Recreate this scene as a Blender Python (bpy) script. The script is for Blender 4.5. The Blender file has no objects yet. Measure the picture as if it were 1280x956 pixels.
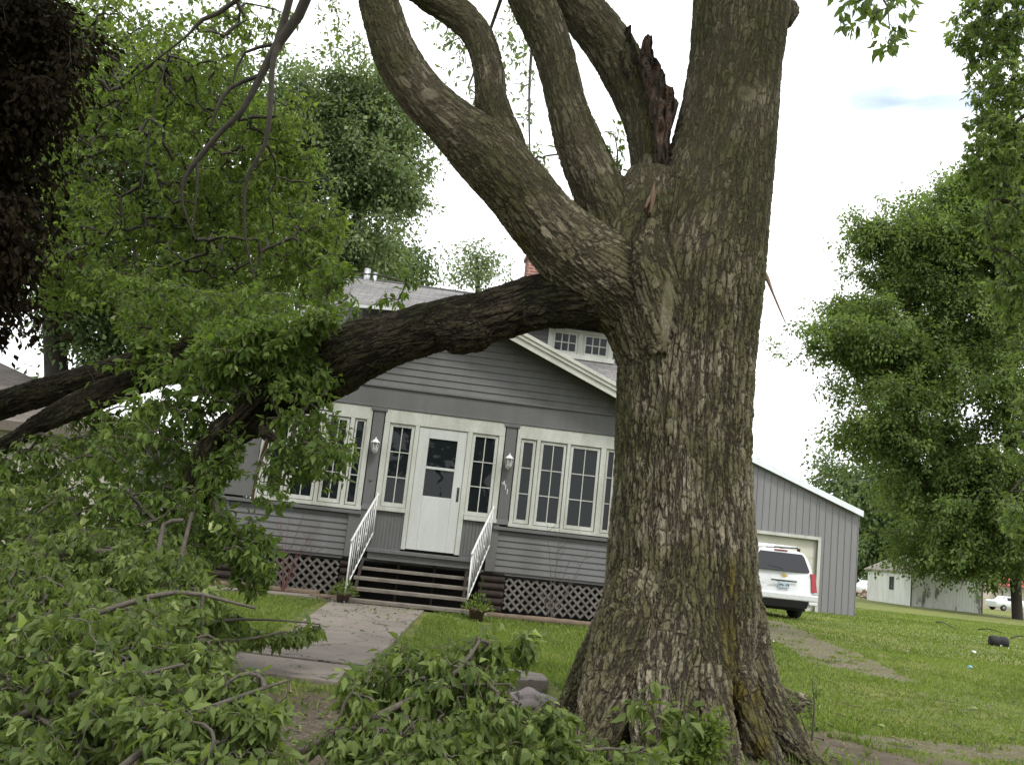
import bpy, bmesh, math, random
import numpy as np
from math import sin, cos, pi, radians, sqrt, atan2
from mathutils import Vector, Matrix, noise as mnoise
random.seed(7); RNG = np.random.default_rng(7)
scene = bpy.context.scene
col = scene.collection

# ------------------------------------------------------------------ camera
F = 1200.0; PITCH = radians(9.7); ROLL = radians(6.2); EYE = 1.27
fw = np.array([0, cos(PITCH), sin(PITCH)])
_u0 = np.array([0, -sin(PITCH), cos(PITCH)]); _r0 = np.array([1.0, 0, 0])
rt = _r0*cos(ROLL) + _u0*sin(ROLL); up = -_r0*sin(ROLL) + _u0*cos(ROLL)
C0 = np.array([0, 0, EYE])
cam_d = bpy.data.cameras.new('camera'); cam = bpy.data.objects.new('camera', cam_d); col.objects.link(cam)
M = Matrix.Identity(4)
for i in range(3):
    M[i][0] = rt[i]; M[i][1] = up[i]; M[i][2] = -fw[i]; M[i][3] = C0[i]
cam.matrix_world = M
cam_d.sensor_fit = 'HORIZONTAL'; cam_d.sensor_width = 36; cam_d.lens = 36*F/1280
cam_d.clip_start = 0.1; cam_d.clip_end = 3000
scene.camera = cam
cam_d.dof.use_dof = False

# ------------------------------------------------------------------ world and sun (bright overcast)
SUN_EL, SUN_AZ = radians(58), radians(150)     # azimuth from +Y clockwise
w = bpy.data.worlds.new('World'); scene.world = w; w.use_nodes = True
nt = w.node_tree; nt.nodes.clear()
out = nt.nodes.new('ShaderNodeOutputWorld'); mixs = nt.nodes.new('ShaderNodeMixShader')
sky = nt.nodes.new('ShaderNodeTexSky'); sky.sky_type = 'NISHITA'; sky.sun_disc = False
sky.sun_elevation = SUN_EL; sky.sun_rotation = SUN_AZ
bg1 = nt.nodes.new('ShaderNodeBackground'); bg1.inputs[1].default_value = 0.15
bg2 = nt.nodes.new('ShaderNodeBackground'); bg2.inputs[0].default_value = (0.96, 0.98, 1, 1); bg2.inputs[1].default_value = 1.15
tc = nt.nodes.new('ShaderNodeTexCoord'); mp = nt.nodes.new('ShaderNodeMapping')
mp.inputs['Scale'].default_value = (1.6, 1.6, 7)
mp.inputs['Location'].default_value = (0.35, 0.1, 0.0)
nz = nt.nodes.new('ShaderNodeTexNoise'); nz.inputs['Scale'].default_value = 1.6; nz.inputs['Detail'].default_value = 5
rp = nt.nodes.new('ShaderNodeValToRGB'); rp.color_ramp.elements[0].position = 0.22; rp.color_ramp.elements[1].position = 0.34
nt.links.new(tc.outputs['Generated'], mp.inputs[0]); nt.links.new(mp.outputs[0], nz.inputs[0])
nt.links.new(nz.outputs[0], rp.inputs[0])
def _m(op, a, b):
    x = nt.nodes.new('ShaderNodeMath'); x.operation = op
    for v_, i_ in ((a, 0), (b, 1)):
        if hasattr(v_, 'is_output'): nt.links.new(v_, x.inputs[i_])
        else: x.inputs[i_].default_value = v_
    return x.outputs[0]
cover = rp.outputs[0]
nz2 = nt.nodes.new('ShaderNodeTexNoise'); nz2.inputs['Scale'].default_value = 9; nz2.inputs['Detail'].default_value = 6; nt.links.new(mp.outputs[0], nz2.inputs[0])
for gap, wide, deep in (((0.373, 0.817, 0.440), 9, .62), ((0.305, 0.84, 0.452), 10, .62), ((0.28, 0.808, 0.52), 10, .5), ((0.42, 0.76, 0.5), 7, .5)):   # small blue gaps between the clouds
    vd = nt.nodes.new('ShaderNodeVectorMath'); vd.operation = 'SUBTRACT'; nt.links.new(tc.outputs['Generated'], vd.inputs[0]); vd.inputs[1].default_value = gap
    vm = nt.nodes.new('ShaderNodeVectorMath'); vm.operation = 'MULTIPLY'; nt.links.new(vd.outputs[0], vm.inputs[0]); vm.inputs[1].default_value = (wide, wide, wide*3.2)
    vl = nt.nodes.new('ShaderNodeVectorMath'); vl.operation = 'LENGTH'; nt.links.new(vm.outputs[0], vl.inputs[0])
    g_m = nt.nodes.new('ShaderNodeMapRange'); g_m.interpolation_type = 'SMOOTHSTEP'; nt.links.new(_m('ADD', vl.outputs['Value'], _m('MULTIPLY', nz2.outputs[0], .9)), g_m.inputs[0])
    g_m.inputs[1].default_value = .5; g_m.inputs[2].default_value = 1.35; g_m.inputs[3].default_value = 1-deep; g_m.inputs[4].default_value = 1
    cover = _m('MULTIPLY', cover, g_m.outputs[0])
nt.links.new(cover, mixs.inputs[0])
nt.links.new(sky.outputs[0], bg1.inputs[0]); nt.links.new(bg1.outputs[0], mixs.inputs[1])
nt.links.new(bg2.outputs[0], mixs.inputs[2]); nt.links.new(mixs.outputs[0], out.inputs[0])
sd = bpy.data.lights.new('sun', 'SUN'); sd.energy = 1.5; sd.angle = radians(12); sd.color = (1, 0.96, 0.9)
so = bpy.data.objects.new('sun', sd); col.objects.link(so)
_sv = Vector((sin(SUN_AZ)*cos(SUN_EL), cos(SUN_AZ)*cos(SUN_EL), sin(SUN_EL)))
so.rotation_euler = (-_sv).to_track_quat('-Z', 'Y').to_euler(); so.location = (0, 0, 40)
vs = scene.view_settings; vs.view_transform = 'Standard'; vs.look = 'None'; vs.exposure = 0.8; vs.gamma = 1
vs.use_curve_mapping = False
scene.cycles.max_bounces = 8; scene.cycles.transparent_max_bounces = 8

# ------------------------------------------------------------------ pixel rays to places in the world
def ray(x, y): return fw + rt*(x-640)/F + up*(478-y)/F
def at(x, y, Y): d = ray(x, y); return C0 + d*Y/d[1]
def onz(x, y, z): d = ray(x, y); return C0 + d*(z-EYE)/d[2]
def mpp(x, y, Y): d = ray(x, y); return (Y/d[1])*(d@fw)/F      # metres per pixel there
def proj(p): d = np.array(p)-C0; zz = d@fw; return 640+F*(d@rt)/zz, 478-F*(d@up)/zz
def smooth(t): t = np.clip(t, 0, 1); return t*t*(3-2*t)
def gz(x, y):
    """height of the ground"""
    y = np.asarray(y, float); x = np.asarray(x, float)
    z = 0.2*smooth((y-10)/5) + 0.08*smooth((y-15)/15) + 0.06*smooth((y-30)/30)
    z = z + 0.02*np.sin(x*1.3+y*.7)*np.exp(-((y-9)/8)**2)
    return z
def ground(x, y): return float(gz(x, y))

# ------------------------------------------------------------------ object helpers
def tag(o, label=None, cat=None, group=None, kind=None):
    if label: o['label'] = label
    if cat: o['category'] = cat
    if group: o['group'] = group
    if kind: o['kind'] = kind
    return o
def empty(name, loc=(0, 0, 0), rz=0, label=None, cat=None, group=None):
    o = bpy.data.objects.new(name, None); col.objects.link(o)
    o.location = loc; o.rotation_euler = (0, 0, rz); o.empty_display_size = .2
    return tag(o, label, cat, group)
def link(name, me, mat=None, parent=None, sm=False):
    o = bpy.data.objects.new(name, me); col.objects.link(o)
    if mat is not None:
        for m_ in (mat if isinstance(mat, (list, tuple)) else [mat]): me.materials.append(m_)
    if parent is not None: o.parent = parent
    if sm: me.polygons.foreach_set('use_smooth', np.ones(len(me.polygons), bool))
    return o
def copy_tree(o, parent=None):
    c = o.copy(); col.objects.link(c); c.parent = parent
    for ch in list(o.children): copy_tree(ch, c)
    return c
class MB:
    """collects simple solids, then links them as ONE mesh object"""
    def __init__(s): s.v = []; s.f = []; s.m = []; s.mi = 0
    def add(s, vs_, fs_):
        n = len(s.v); s.v += [tuple(map(float, p)) for p in vs_]; s.f += [tuple(n+i for i in q) for q in fs_]; s.m += [s.mi]*len(fs_); return s
    def box(s, x0, x1, y0, y1, z0, z1):
        return s.add([(x0,y0,z0),(x1,y0,z0),(x1,y1,z0),(x0,y1,z0),(x0,y0,z1),(x1,y0,z1),(x1,y1,z1),(x0,y1,z1)],
              [(0,3,2,1),(4,5,6,7),(0,1,5,4),(1,2,6,5),(2,3,7,6),(3,0,4,7)])
    def hexa(s, p): # 8 corner points as box order
        return s.add(p, [(0,3,2,1),(4,5,6,7),(0,1,5,4),(1,2,6,5),(2,3,7,6),(3,0,4,7)])
    def prism(s, poly, y0, y1):     # polygon in xz extruded along y
        n = len(poly)
        V = [(x, y0, z) for x, z in poly] + [(x, y1, z) for x, z in poly]
        Fc = [tuple(range(n)), tuple(range(2*n-1, n-1, -1))] + [(i, n+i, n+(i+1) % n, (i+1) % n) for i in range(n)]
        return s.add(V, Fc)
    def prismx(s, poly, x0, x1):    # polygon in yz extruded along x
        n = len(poly)
        V = [(x0, y, z) for y, z in poly] + [(x1, y, z) for y, z in poly]
        Fc = [tuple(range(n-1, -1, -1)), tuple(range(n, 2*n))] + [(i, (i+1) % n, n+(i+1) % n, n+i) for i in range(n)]
        return s.add(V, Fc)
    def tube(s, pts, r, n=8, caps=True):
        V, Q = tube_np(pts, r, n)
        base = len(s.v); s.v += [tuple(map(float, p)) for p in V]; s.f += [tuple(int(base+i) for i in q) for q in Q]; s.m += [s.mi]*len(Q)
        if caps:
            k = len(pts); s.f.append(tuple(base+i for i in range(n-1, -1, -1))); s.f.append(tuple(base+(k-1)*n+i for i in range(n))); s.m += [s.mi]*2
        return s
    def lathe(s, c, prof, n=16, axis='z'):
        c = np.array(c, float); ring = []
        for r_, h in prof:
            for i in range(n):
                a = 2*pi*i/n
                if axis == 'z': ring.append(c+[r_*cos(a), r_*sin(a), h])
                elif axis == 'x': ring.append(c+[h, r_*cos(a), r_*sin(a)])
                else: ring.append(c+[r_*sin(a), h, r_*cos(a)])
        k = len(prof); Fc = []
        for j in range(k-1):
            for i in range(n): Fc.append((j*n+i, j*n+(i+1) % n, (j+1)*n+(i+1) % n, (j+1)*n+i))
        Fc.append(tuple(range(n-1, -1, -1))); Fc.append(tuple((k-1)*n+i for i in range(n)))
        return s.add(ring, Fc)
    def build(s, name, mat, parent=None, bev=0, sm=False):
        me = bpy.data.meshes.new(name); me.from_pydata(s.v, [], s.f)
        me.polygons.foreach_set('material_index', s.m); me.update()
        bm = bmesh.new(); bm.from_mesh(me); bmesh.ops.recalc_face_normals(bm, faces=bm.faces); bm.to_mesh(me); bm.free()
        o = link(name, me, mat, parent, sm)
        if bev:
            b = o.modifiers.new('bevel', 'BEVEL'); b.width = bev; b.segments = 2; b.limit_method = 'ANGLE'; b.angle_limit = radians(40)
        return o
def frames(P):
    P = np.asarray(P, float); T = np.gradient(P, axis=0) if len(P) > 2 else np.repeat((P[1]-P[0])[None], 2, 0)
    T /= np.linalg.norm(T, axis=1)[:, None]+1e-9
    a = np.array([0, 0, 1.0]) if abs(T[0, 2]) < .9 else np.array([1.0, 0, 0])
    N = np.zeros_like(P); N[0] = np.cross(T[0], a); N[0] /= np.linalg.norm(N[0])
    for i in range(1, len(P)):
        v = N[i-1]-T[i]*(N[i-1]@T[i]); N[i] = v/(np.linalg.norm(v)+1e-9)
    return T, N, np.cross(T, N)
def tube_np(P, r, n=6):
    P = np.asarray(P, float); T, N, B = frames(P); k = len(P); r = np.broadcast_to(r, (k,))
    a = np.arange(n)*2*pi/n
    V = P[:, None] + r[:, None, None]*(np.cos(a)[None, :, None]*N[:, None]+np.sin(a)[None, :, None]*B[:, None])
    i = np.arange(k-1)[:, None]*n; j = np.arange(n)[None]; j2 = (j+1) % n
    Q = np.stack([i+j, i+j2, i+n+j2, i+n+j], -1).reshape(-1, 4)
    return V.reshape(-1, 3), Q
def spline(P, step=None, n=None):
    """Catmull-Rom through the points (extra columns such as the radius ride along)"""
    P = np.asarray(P, float)
    if len(P) == 2: P = np.array([P[0], (P[0]+P[1])/2, P[1]])
    Q = np.vstack([2*P[0]-P[1], P, 2*P[-1]-P[-2]]); out_ = []
    for i in range(len(P)-1):
        p0, p1, p2, p3 = Q[i:i+4]; L = np.linalg.norm((p2-p1)[:3]); m = max(2, int(L/step)) if step else n
        t = np.linspace(0, 1, m, endpoint=False)[:, None]
        out_.append(.5*((2*p1)+(p2-p0)*t+(2*p0-5*p1+4*p2-p3)*t**2+(3*p1-p0-3*p2+p3)*t**3))
    out_.append(P[-1:]); return np.vstack(out_)
def np_mesh(name, V, polys, tint=None):
    """mesh from numpy: V (n,3), polys = list of (m,k) index arrays, tint = one value per vertex"""
    me = bpy.data.meshes.new(name); V = np.ascontiguousarray(V, dtype=np.float32)
    me.vertices.add(len(V)); me.vertices.foreach_set('co', V.ravel())
    loops = np.concatenate([p.ravel() for p in polys]).astype(np.int32)
    tot = np.concatenate([np.full(len(p), p.shape[1], np.int32) for p in polys])
    start = np.concatenate([[0], np.cumsum(tot)[:-1]]).astype(np.int32)
    me.loops.add(len(loops)); me.loops.foreach_set('vertex_index', loops)
    me.polygons.add(len(tot)); me.polygons.foreach_set('loop_start', start)
    try: me.polygons.foreach_set('loop_total', tot)
    except Exception: pass
    if tint is not None:
        a = me.attributes.new('tint', 'FLOAT', 'POINT'); a.data.foreach_set('value', np.asarray(tint, np.float32))
    me.update(calc_edges=True); me.validate(); return me

# ------------------------------------------------------------------ materials
MATS = {}
class N:
    def __init__(s, name):
        s.m = bpy.data.materials.new(name); s.m.use_nodes = True; s.t = s.m.node_tree; s.n = s.t.nodes; s.l = s.t.links
        s.b = s.n['Principled BSDF']; s.out = s.n['Material Output']; MATS[name] = s.m
    def new(s, t, **k):
        x = s.n.new('ShaderNode'+t)
        for a, b in k.items():
            if a.startswith('_'): setattr(x, a[1:], b)
            else: x.inputs[a.replace('_', ' ')].default_value = b
        return x
    def noise(s, sc, detail=6, rough=.6, vec=None, dist=0):
        x = s.new('TexNoise', Scale=sc, Detail=detail, Roughness=rough, Distortion=dist)
        if vec is not None: s.l.new(vec, x.inputs['Vector'])
        return x.outputs['Fac']
    def coord(s, kind='Object', scale=None):
        c = s.new('TexCoord').outputs[kind]
        if scale:
            m_ = s.new('Mapping'); m_.inputs['Scale'].default_value = scale; s.l.new(c, m_.inputs[0]); c = m_.outputs[0]
        return c
    def ramp(s, fac, stops):
        r = s.new('ValToRGB'); e = r.color_ramp.elements
        while len(e) < len(stops): e.new(.5)
        for q, (p, c) in zip(e, stops): q.position = p; q.color = (*c, 1) if len(c) == 3 else c
        s.l.new(fac, r.inputs[0]); return r.outputs[0]
    def mix(s, f, a, b, mode='MIX'):
        x = s.n.new('ShaderNodeMix'); x.data_type = 'RGBA'; x.blend_type = mode
        for v, i in ((f, 0), (a, 6), (b, 7)):
            if hasattr(v, 'is_output'): s.l.new(v, x.inputs[i])
            else: x.inputs[i].default_value = v if i == 0 else ((*v, 1) if len(v) == 3 else v)
        return x.outputs[2]
    def math(s, op, a, b=None, clamp=False):
        x = s.new('Math', _operation=op); x.use_clamp = clamp
        for v, i in ((a, 0), (b, 1)):
            if v is None: continue
            if hasattr(v, 'is_output'): s.l.new(v, x.inputs[i])
            else: x.inputs[i].default_value = v
        return x.outputs[0]
    def mapr(s, v, a, b, c=0, d=1, smooth_=False):
        x = s.new('MapRange', From_Min=a, From_Max=b, To_Min=c, To_Max=d)
        if smooth_: x.interpolation_type = 'SMOOTHSTEP'
        s.l.new(v, x.inputs[0]); return x.outputs[0]
    def col(s, c):
        if hasattr(c, 'is_output'): s.l.new(c, s.b.inputs['Base Color'])
        else: s.b.inputs['Base Color'].default_value = (*c, 1)
    def bump(s, h, dist=.01, st=1):
        x = s.new('Bump', Strength=st, Distance=dist); s.l.new(h, x.inputs['Height']); s.l.new(x.outputs[0], s.b.inputs['Normal'])
    def rough(s, r):
        if hasattr(r, 'is_output'): s.l.new(r, s.b.inputs['Roughness'])
        else: s.b.inputs['Roughness'].default_value = r
def paint(name, c, dirt=(.3, .28, .22), amount=.35, rough=.6, sc=3, bump=.002, streak=True, peel=None):
    a = N(name); v = a.coord('Object', (1, 1, .25) if streak else None)
    n1 = a.noise(sc, 8, .65, v); n2 = a.noise(sc*14, 4, .6, a.coord())
    k = a.math('MULTIPLY', a.mapr(n1, .42, .75), amount)
    cc = a.mix(k, c, dirt)
    cc = a.mix(a.mapr(n2, .3, .7), cc, a.mix(1, cc, (.86, .86, .86), 'MULTIPLY'))
    if peel:
        n3 = a.noise(peel[0], 9, .75, a.coord('Object', (1, 1, .3))); cc = a.mix(a.mapr(n3, peel[1], peel[1]+.03), cc, peel[2])
    a.col(cc); a.rough(rough); a.bump(a.noise(sc*30, 4), bump); return a.m
def plain(name, c, rough=.5, metal=0, bump=0, var=.15, sc=12):
    a = N(name); n1 = a.noise(sc, 6, .6, a.coord())
    a.col(a.mix(a.mapr(n1, .3, .7), tuple(x*(1-var) for x in c), tuple(min(1, x*(1+var)) for x in c)))
    a.rough(rough); a.b.inputs['Metallic'].default_value = metal
    if bump: a.bump(a.noise(sc*6, 5), bump)
    return a.m
def leafmat(name, dark, light, trans=.35, rough=.5, hue=None, spec=.3):
    a = N(name); at_ = a.new('Attribute', _attribute_name='tint'); f = at_.outputs['Fac']
    stops = [(0, dark), (.55, tuple((x+y)/2 for x, y in zip(dark, light))), (.93, light)]
    if hue: stops.append((1, hue))
    c = a.ramp(f, stops)
    c = a.mix(.25, c, a.mix(a.noise(25, 3, .6, a.coord()), (.5, .5, .5), (1.4, 1.4, 1.4)), 'MULTIPLY')
    bf = a.new('NewGeometry').outputs['Backfacing']; c = a.mix(a.math('MULTIPLY', bf, .45), c, a.mix(.6, c, tuple(min(1, x*1.25+.03) for x in light)))
    a.col(c); a.rough(rough); a.b.inputs['Specular IOR Level'].default_value = spec
    tr = a.new('BsdfTranslucent'); a.l.new(a.mix(1, c, (1.25, 1.35, .6), 'MULTIPLY'), tr.inputs[0])
    ms = a.new('MixShader'); ms.inputs[0].default_value = trans
    a.l.new(a.b.outputs[0], ms.inputs[1]); a.l.new(tr.outputs[0], ms.inputs[2]); a.l.new(ms.outputs[0], a.out.inputs[0])
    return a.m
def shinglemat(name, c1, c2, pitch=.14, w_=.3):
    a = N(name); v = a.coord('UV'); br = a.new('TexBrick', Scale=1, Mortar_Size=.006, Bias=0, Brick_Width=w_, Row_Height=pitch)
    br.inputs['Color1'].default_value = (*c1, 1); br.inputs['Color2'].default_value = (*c2, 1); br.inputs['Mortar'].default_value = tuple(x*.35 for x in c1)+(1,)
    a.l.new(v, br.inputs[0]); n1 = a.noise(1.2, 6, .6, v); n2 = a.noise(90, 3, .7, v)
    c = a.mix(1, br.outputs[0], a.ramp(n1, [(.3, (.7, .7, .7)), (.7, (1.15, 1.13, 1.1))]), 'MULTIPLY')
    c = a.mix(1, c, a.ramp(n2, [(.3, (.75, .75, .75)), (.7, (1.2, 1.2, 1.2))]), 'MULTIPLY')
    a.col(c); a.rough(.9); a.bump(a.math('ADD', a.math('MULTIPLY', br.outputs[1], -1), a.math('MULTIPLY', n2, .3)), .012); return a.m

GREY = paint('grey_siding_paint', (.138, .139, .142), (.085, .08, .07), .75, .65, sc=2)
GREYT = paint('grey_trim_paint', (.122, .122, .124), (.075, .07, .062), .6, .6)
WHITE = paint('off_white_trim_paint', (.50, .515, .47), (.22, .20, .15), .6, .5, peel=(11, .635, (.28, .25, .21)))
DOORW = paint('white_door_enamel', (.54, .56, .54), (.36, .35, .32), .5, .35, bump=.0005)
GUTW = paint('white_roof_trim', (.52, .52, .47), (.27, .25, .19), .5, .5)
DWOOD = paint('weathered_step_wood', (.21, .185, .155), (.09, .075, .06), .8, .85, sc=6, bump=.006, streak=False)
LATT = paint('grey_lattice_wood', (.155, .145, .13), (.07, .063, .052), .8, .8, sc=5)
IRON = paint('white_iron_paint', (.74, .75, .76), (.25, .16, .1), .5, .4, sc=12, peel=(30, .66, (.18, .12, .09)))
PIER = paint('brown_rock_face_block', (.06, .043, .034), (.022, .018, .014), .9, .95, sc=7, bump=.02, streak=False)
BLACK = plain('shade_black', (.012, .011, .010), .95)  # near-black colour that stands for unlit space under and behind the porch
g_ = N('window_glass'); g_.col((.010, .013, .015)); g_.rough(.05); g_.b.inputs['Specular IOR Level'].default_value = .26
g_.bump(g_.noise(3, 2, .5, g_.coord()), .01); GLASS = g_.m
SHING = shinglemat('grey_asphalt_shingles', (.20, .195, .195), (.14, .137, .137))
SHING2 = shinglemat('brown_grey_shingles', (.17, .145, .125), (.12, .105, .09), .16, .33)
def brickmat():
    a = N('red_chimney_brick'); br = a.new('TexBrick', Scale=1, Mortar_Size=.012, Brick_Width=.22, Row_Height=.075)
    br.inputs['Color1'].default_value = (.26, .08, .05, 1); br.inputs['Color2'].default_value = (.19, .06, .045, 1); br.inputs['Mortar'].default_value = (.3, .27, .24, 1)
    m_ = a.new('Mapping'); m_.inputs['Rotation'].default_value = (pi/2, 0, 0); a.l.new(a.coord(), m_.inputs[0]); a.l.new(m_.outputs[0], br.inputs[0])
    a.col(br.outputs[0]); a.rough(.9); return a.m
BRICK = brickmat()
STEEL = plain('galvanised_pipe', (.42, .43, .44), .35, .8)
def barkmat(name, crack, plate, plate2, moss, moss_amt, disp=.03, sc=1.0, displace=True):
    a = N(name); at_ = a.new('Attribute', _attribute_name='bark'); v = at_.outputs['Vector']
    m_ = a.new('Mapping'); m_.inputs['Scale'].default_value = (1, 1, .20); a.l.new(v, m_.inputs[0]); v1 = m_.outputs[0]
    nf = a.new('TexNoise', Scale=15*sc, Detail=7, Roughness=.62, Distortion=.35); m2 = a.new('Mapping'); m2.inputs['Scale'].default_value = (1, 1, .15); a.l.new(v, m2.inputs[0]); a.l.new(m2.outputs[0], nf.inputs[0])
    fur = a.math('ABSOLUTE', a.math('SUBTRACT', nf.outputs[0], .5)); e0 = a.mapr(fur, 0, .06, 0, 1, True)
    nd = a.new('TexNoise', Scale=14*sc, Detail=6, Roughness=.7); a.l.new(v1, nd.inputs[0])
    va = a.new('VectorMath', _operation='MULTIPLY_ADD'); a.l.new(nd.outputs['Color'], va.inputs[0]); va.inputs[1].default_value = (.10, .10, .10); a.l.new(v, va.inputs[2])
    m3 = a.new('Mapping'); m3.inputs['Scale'].default_value = (1, 1, .33); a.l.new(va.outputs[0], m3.inputs[0]); va = m3
    vo = a.new('TexVoronoi', Scale=23*sc, _feature='DISTANCE_TO_EDGE'); a.l.new(va.outputs[0], vo.inputs['Vector'])
    vc = a.new('TexVoronoi', Scale=23*sc, _feature='F1'); a.l.new(va.outputs[0], vc.inputs['Vector'])
    vo2 = a.new('TexVoronoi', Scale=55*sc, _feature='DISTANCE_TO_EDGE'); a.l.new(va.outputs[0], vo2.inputs['Vector'])
    ev = a.mapr(vo.outputs['Distance'], 0.0, .12, .35, 1, True); e1 = a.math('MULTIPLY', e0, ev); e2 = a.mapr(vo2.outputs['Distance'], 0, .25, 0, 1, True)
    sepc = a.new('SeparateColor'); a.l.new(vc.outputs['Color'], sepc.inputs[0]); rnd = sepc.outputs[0]
    fine = a.noise(80*sc, 7, .75, v1); mid = a.noise(5, 5, .6, v); big = a.noise(1.3, 4, .6, v)
    scar = a.new('Attribute', _attribute_name='scar').outputs['Fac']; mossy = a.new('Attribute', _attribute_name='mossy').outputs['Fac']
    e1 = a.math('MAXIMUM', e1, a.math('MULTIPLY', scar, .9))
    h = a.math('ADD', a.math('MULTIPLY', e1, a.math('ADD', a.math('MULTIPLY', rnd, .45), .6)), a.math('MULTIPLY', e2, .16))
    h = a.math('ADD', h, a.math('MULTIPLY', fine, .30)); h = a.math('ADD', h, a.math('MULTIPLY', mid, .7))
    pz = a.new('SeparateXYZ'); a.l.new(a.new('NewGeometry').outputs['Position'], pz.inputs[0])
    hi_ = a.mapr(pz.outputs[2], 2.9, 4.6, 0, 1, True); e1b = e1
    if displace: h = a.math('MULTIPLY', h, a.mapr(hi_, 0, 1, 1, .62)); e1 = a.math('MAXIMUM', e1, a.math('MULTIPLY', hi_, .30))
    shade = a.math('MULTIPLY', e1, a.mapr(e2, 0, 1, .65, 1))
    pc = a.mix(a.mapr(a.math('ADD', a.math('MULTIPLY', rnd, .45), a.math('MULTIPLY', mid, .6)), .35, .75), plate, plate2)
    pc = a.mix(1, pc, a.ramp(fine, [(.3, (.45, .44, .43)), (.7, (1.5, 1.48, 1.45))]), 'MULTIPLY')
    pc = a.mix(a.math('MULTIPLY', scar, .75), pc, (.34, .30, .235))
    ms = a.math('MULTIPLY', a.mapr(a.math('ADD', big, a.math('MULTIPLY', mid, .5)), .72-moss_amt*.3, .95-moss_amt*.3), .85)
    pc = a.mix(ms, pc, a.mix(fine, tuple(x*.5 for x in moss), tuple(x*1.6 for x in moss)))
    pc = a.mix(a.math('MULTIPLY', mossy, a.mapr(mid, .3, .6)), pc, (.12, .095, .02))
    lich = a.mapr(a.noise(11, 5, .7, v), .63, .70); pc = a.mix(a.math('MULTIPLY', lich, .45), pc, (.20, .23, .20))
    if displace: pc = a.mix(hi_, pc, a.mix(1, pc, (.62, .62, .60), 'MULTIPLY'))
    c = a.mix(a.mapr(shade, .02, .62), crack, pc)
    a.col(c); a.rough(.95); a.b.inputs['Specular IOR Level'].default_value = .2
    if displace:
        dn = a.new('Displacement', Scale=disp, Midlevel=.75); a.l.new(h, dn.inputs['Height']); a.l.new(dn.outputs[0], a.out.inputs['Displacement'])
        a.m.displacement_method = 'BOTH'
    else: a.bump(h, disp)
    return a.m
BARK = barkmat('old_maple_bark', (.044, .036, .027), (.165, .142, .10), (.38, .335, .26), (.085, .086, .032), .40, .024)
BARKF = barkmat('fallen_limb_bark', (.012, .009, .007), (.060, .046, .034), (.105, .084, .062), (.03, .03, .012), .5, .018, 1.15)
TWIG = plain('twig_bark', (.085, .072, .057), .85, bump=.003, var=.35, sc=20)
DTWIG = plain('dark_branch_bark', (.034, .028, .021), .9, bump=.004, var=.35, sc=14)
def tornmat():
    a = N('torn_heartwood'); v = a.coord('Object', (1, 1, .14)); n1 = a.noise(16, 8, .75, v, .4); n2 = a.noise(4, 5, .7, a.coord()); n3 = a.noise(60, 5, .7, v)
    c = a.ramp(n1, [(.30, (.012, .009, .007)), (.45, (.06, .043, .032)), (.56, (.12, .066, .045)), (.68, (.20, .155, .11))])
    c = a.mix(a.mapr(n2, .45, .6), c, a.mix(1, c, (.40, .42, .42), 'MULTIPLY')); c = a.mix(1, c, a.ramp(n3, [(.3, (.5, .5, .5)), (.7, (1.5, 1.5, 1.5))]), 'MULTIPLY')
    a.col(c); a.rough(.95); a.bump(a.math('ADD', n1, a.math('MULTIPLY', n3, .4)), .04); return a.m
TORN = tornmat()
SPLIN = paint('fresh_splintered_wood', (.27, .18, .115), (.14, .08, .05), .8, .8, sc=14, bump=.006)
CONC = None
def concmat(name, c, d):
    a = N(name); v = a.coord(); n1 = a.noise(1.7, 8, .65, v); n2 = a.noise(60, 4, .7, v)
    cc = a.mix(a.mapr(n1, .35, .7), c, d); cc = a.mix(1, cc, a.ramp(n2, [(.3, (.75, .75, .75)), (.7, (1.2, 1.2, 1.2))]), 'MULTIPLY')
    vo = a.new('TexVoronoi', Scale=1.1, _feature='DISTANCE_TO_EDGE'); nd = a.new('TexNoise', Scale=3, Detail=5); a.l.new(v, nd.inputs[0])
    va = a.new('VectorMath', _operation='MULTIPLY_ADD'); a.l.new(nd.outputs['Color'], va.inputs[0]); va.inputs[1].default_value = (.5,)*3; a.l.new(v, va.inputs[2]); a.l.new(va.outputs[0], vo.inputs['Vector'])
    cc = a.mix(a.mapr(vo.outputs['Distance'], .004, .016), (.05, .045, .035), cc)
    cc = a.mix(a.mapr(a.noise(14, 5, .7, v), .62, .68), cc, (.09, .075, .05))
    a.col(cc); a.rough(.9); a.bump(n2, .006); return a.m
CONC = concmat('old_concrete', (.215, .185, .158), (.145, .125, .105))
STONE = concmat('grey_pink_granite', (.20, .17, .17), (.11, .10, .10))
LOG = paint('weathered_log_wood', (.20, .145, .10), (.08, .06, .045), .8, .85, sc=6, bump=.01, streak=False)
TERRA = paint('brown_clay_pot', (.075, .045, .034), (.04, .028, .022), .7, .8, sc=6, streak=False)
LEAF_N = leafmat('fallen_leaf_near', (.058, .092, .021), (.185, .24, .066), .42, .6, (.29, .34, .13))
LEAF_M = leafmat('fallen_leaf_mid', (.058, .10, .02), (.17, .24, .055), .44, .6, (.28, .34, .11))
LEAF_Y = leafmat('hanging_leaf_yellow_green', (.07, .112, .024), (.18, .24, .058), .48, .6, (.27, .33, .10))
LEAF_F = leafmat('hazed_far_leaf', (.085, .12, .06), (.21, .27, .13), .35, .6)  # lightened to put distance haze into the leaf colour
LEAF_R = leafmat('right_maple_leaf', (.068, .108, .032), (.17, .23, .07), .44, .65, (.24, .30, .10))
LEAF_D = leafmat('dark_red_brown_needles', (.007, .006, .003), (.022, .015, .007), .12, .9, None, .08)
LEAF_B = leafmat('background_tree_leaf', (.05, .085, .03), (.13, .185, .065), .3, .6)
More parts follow.
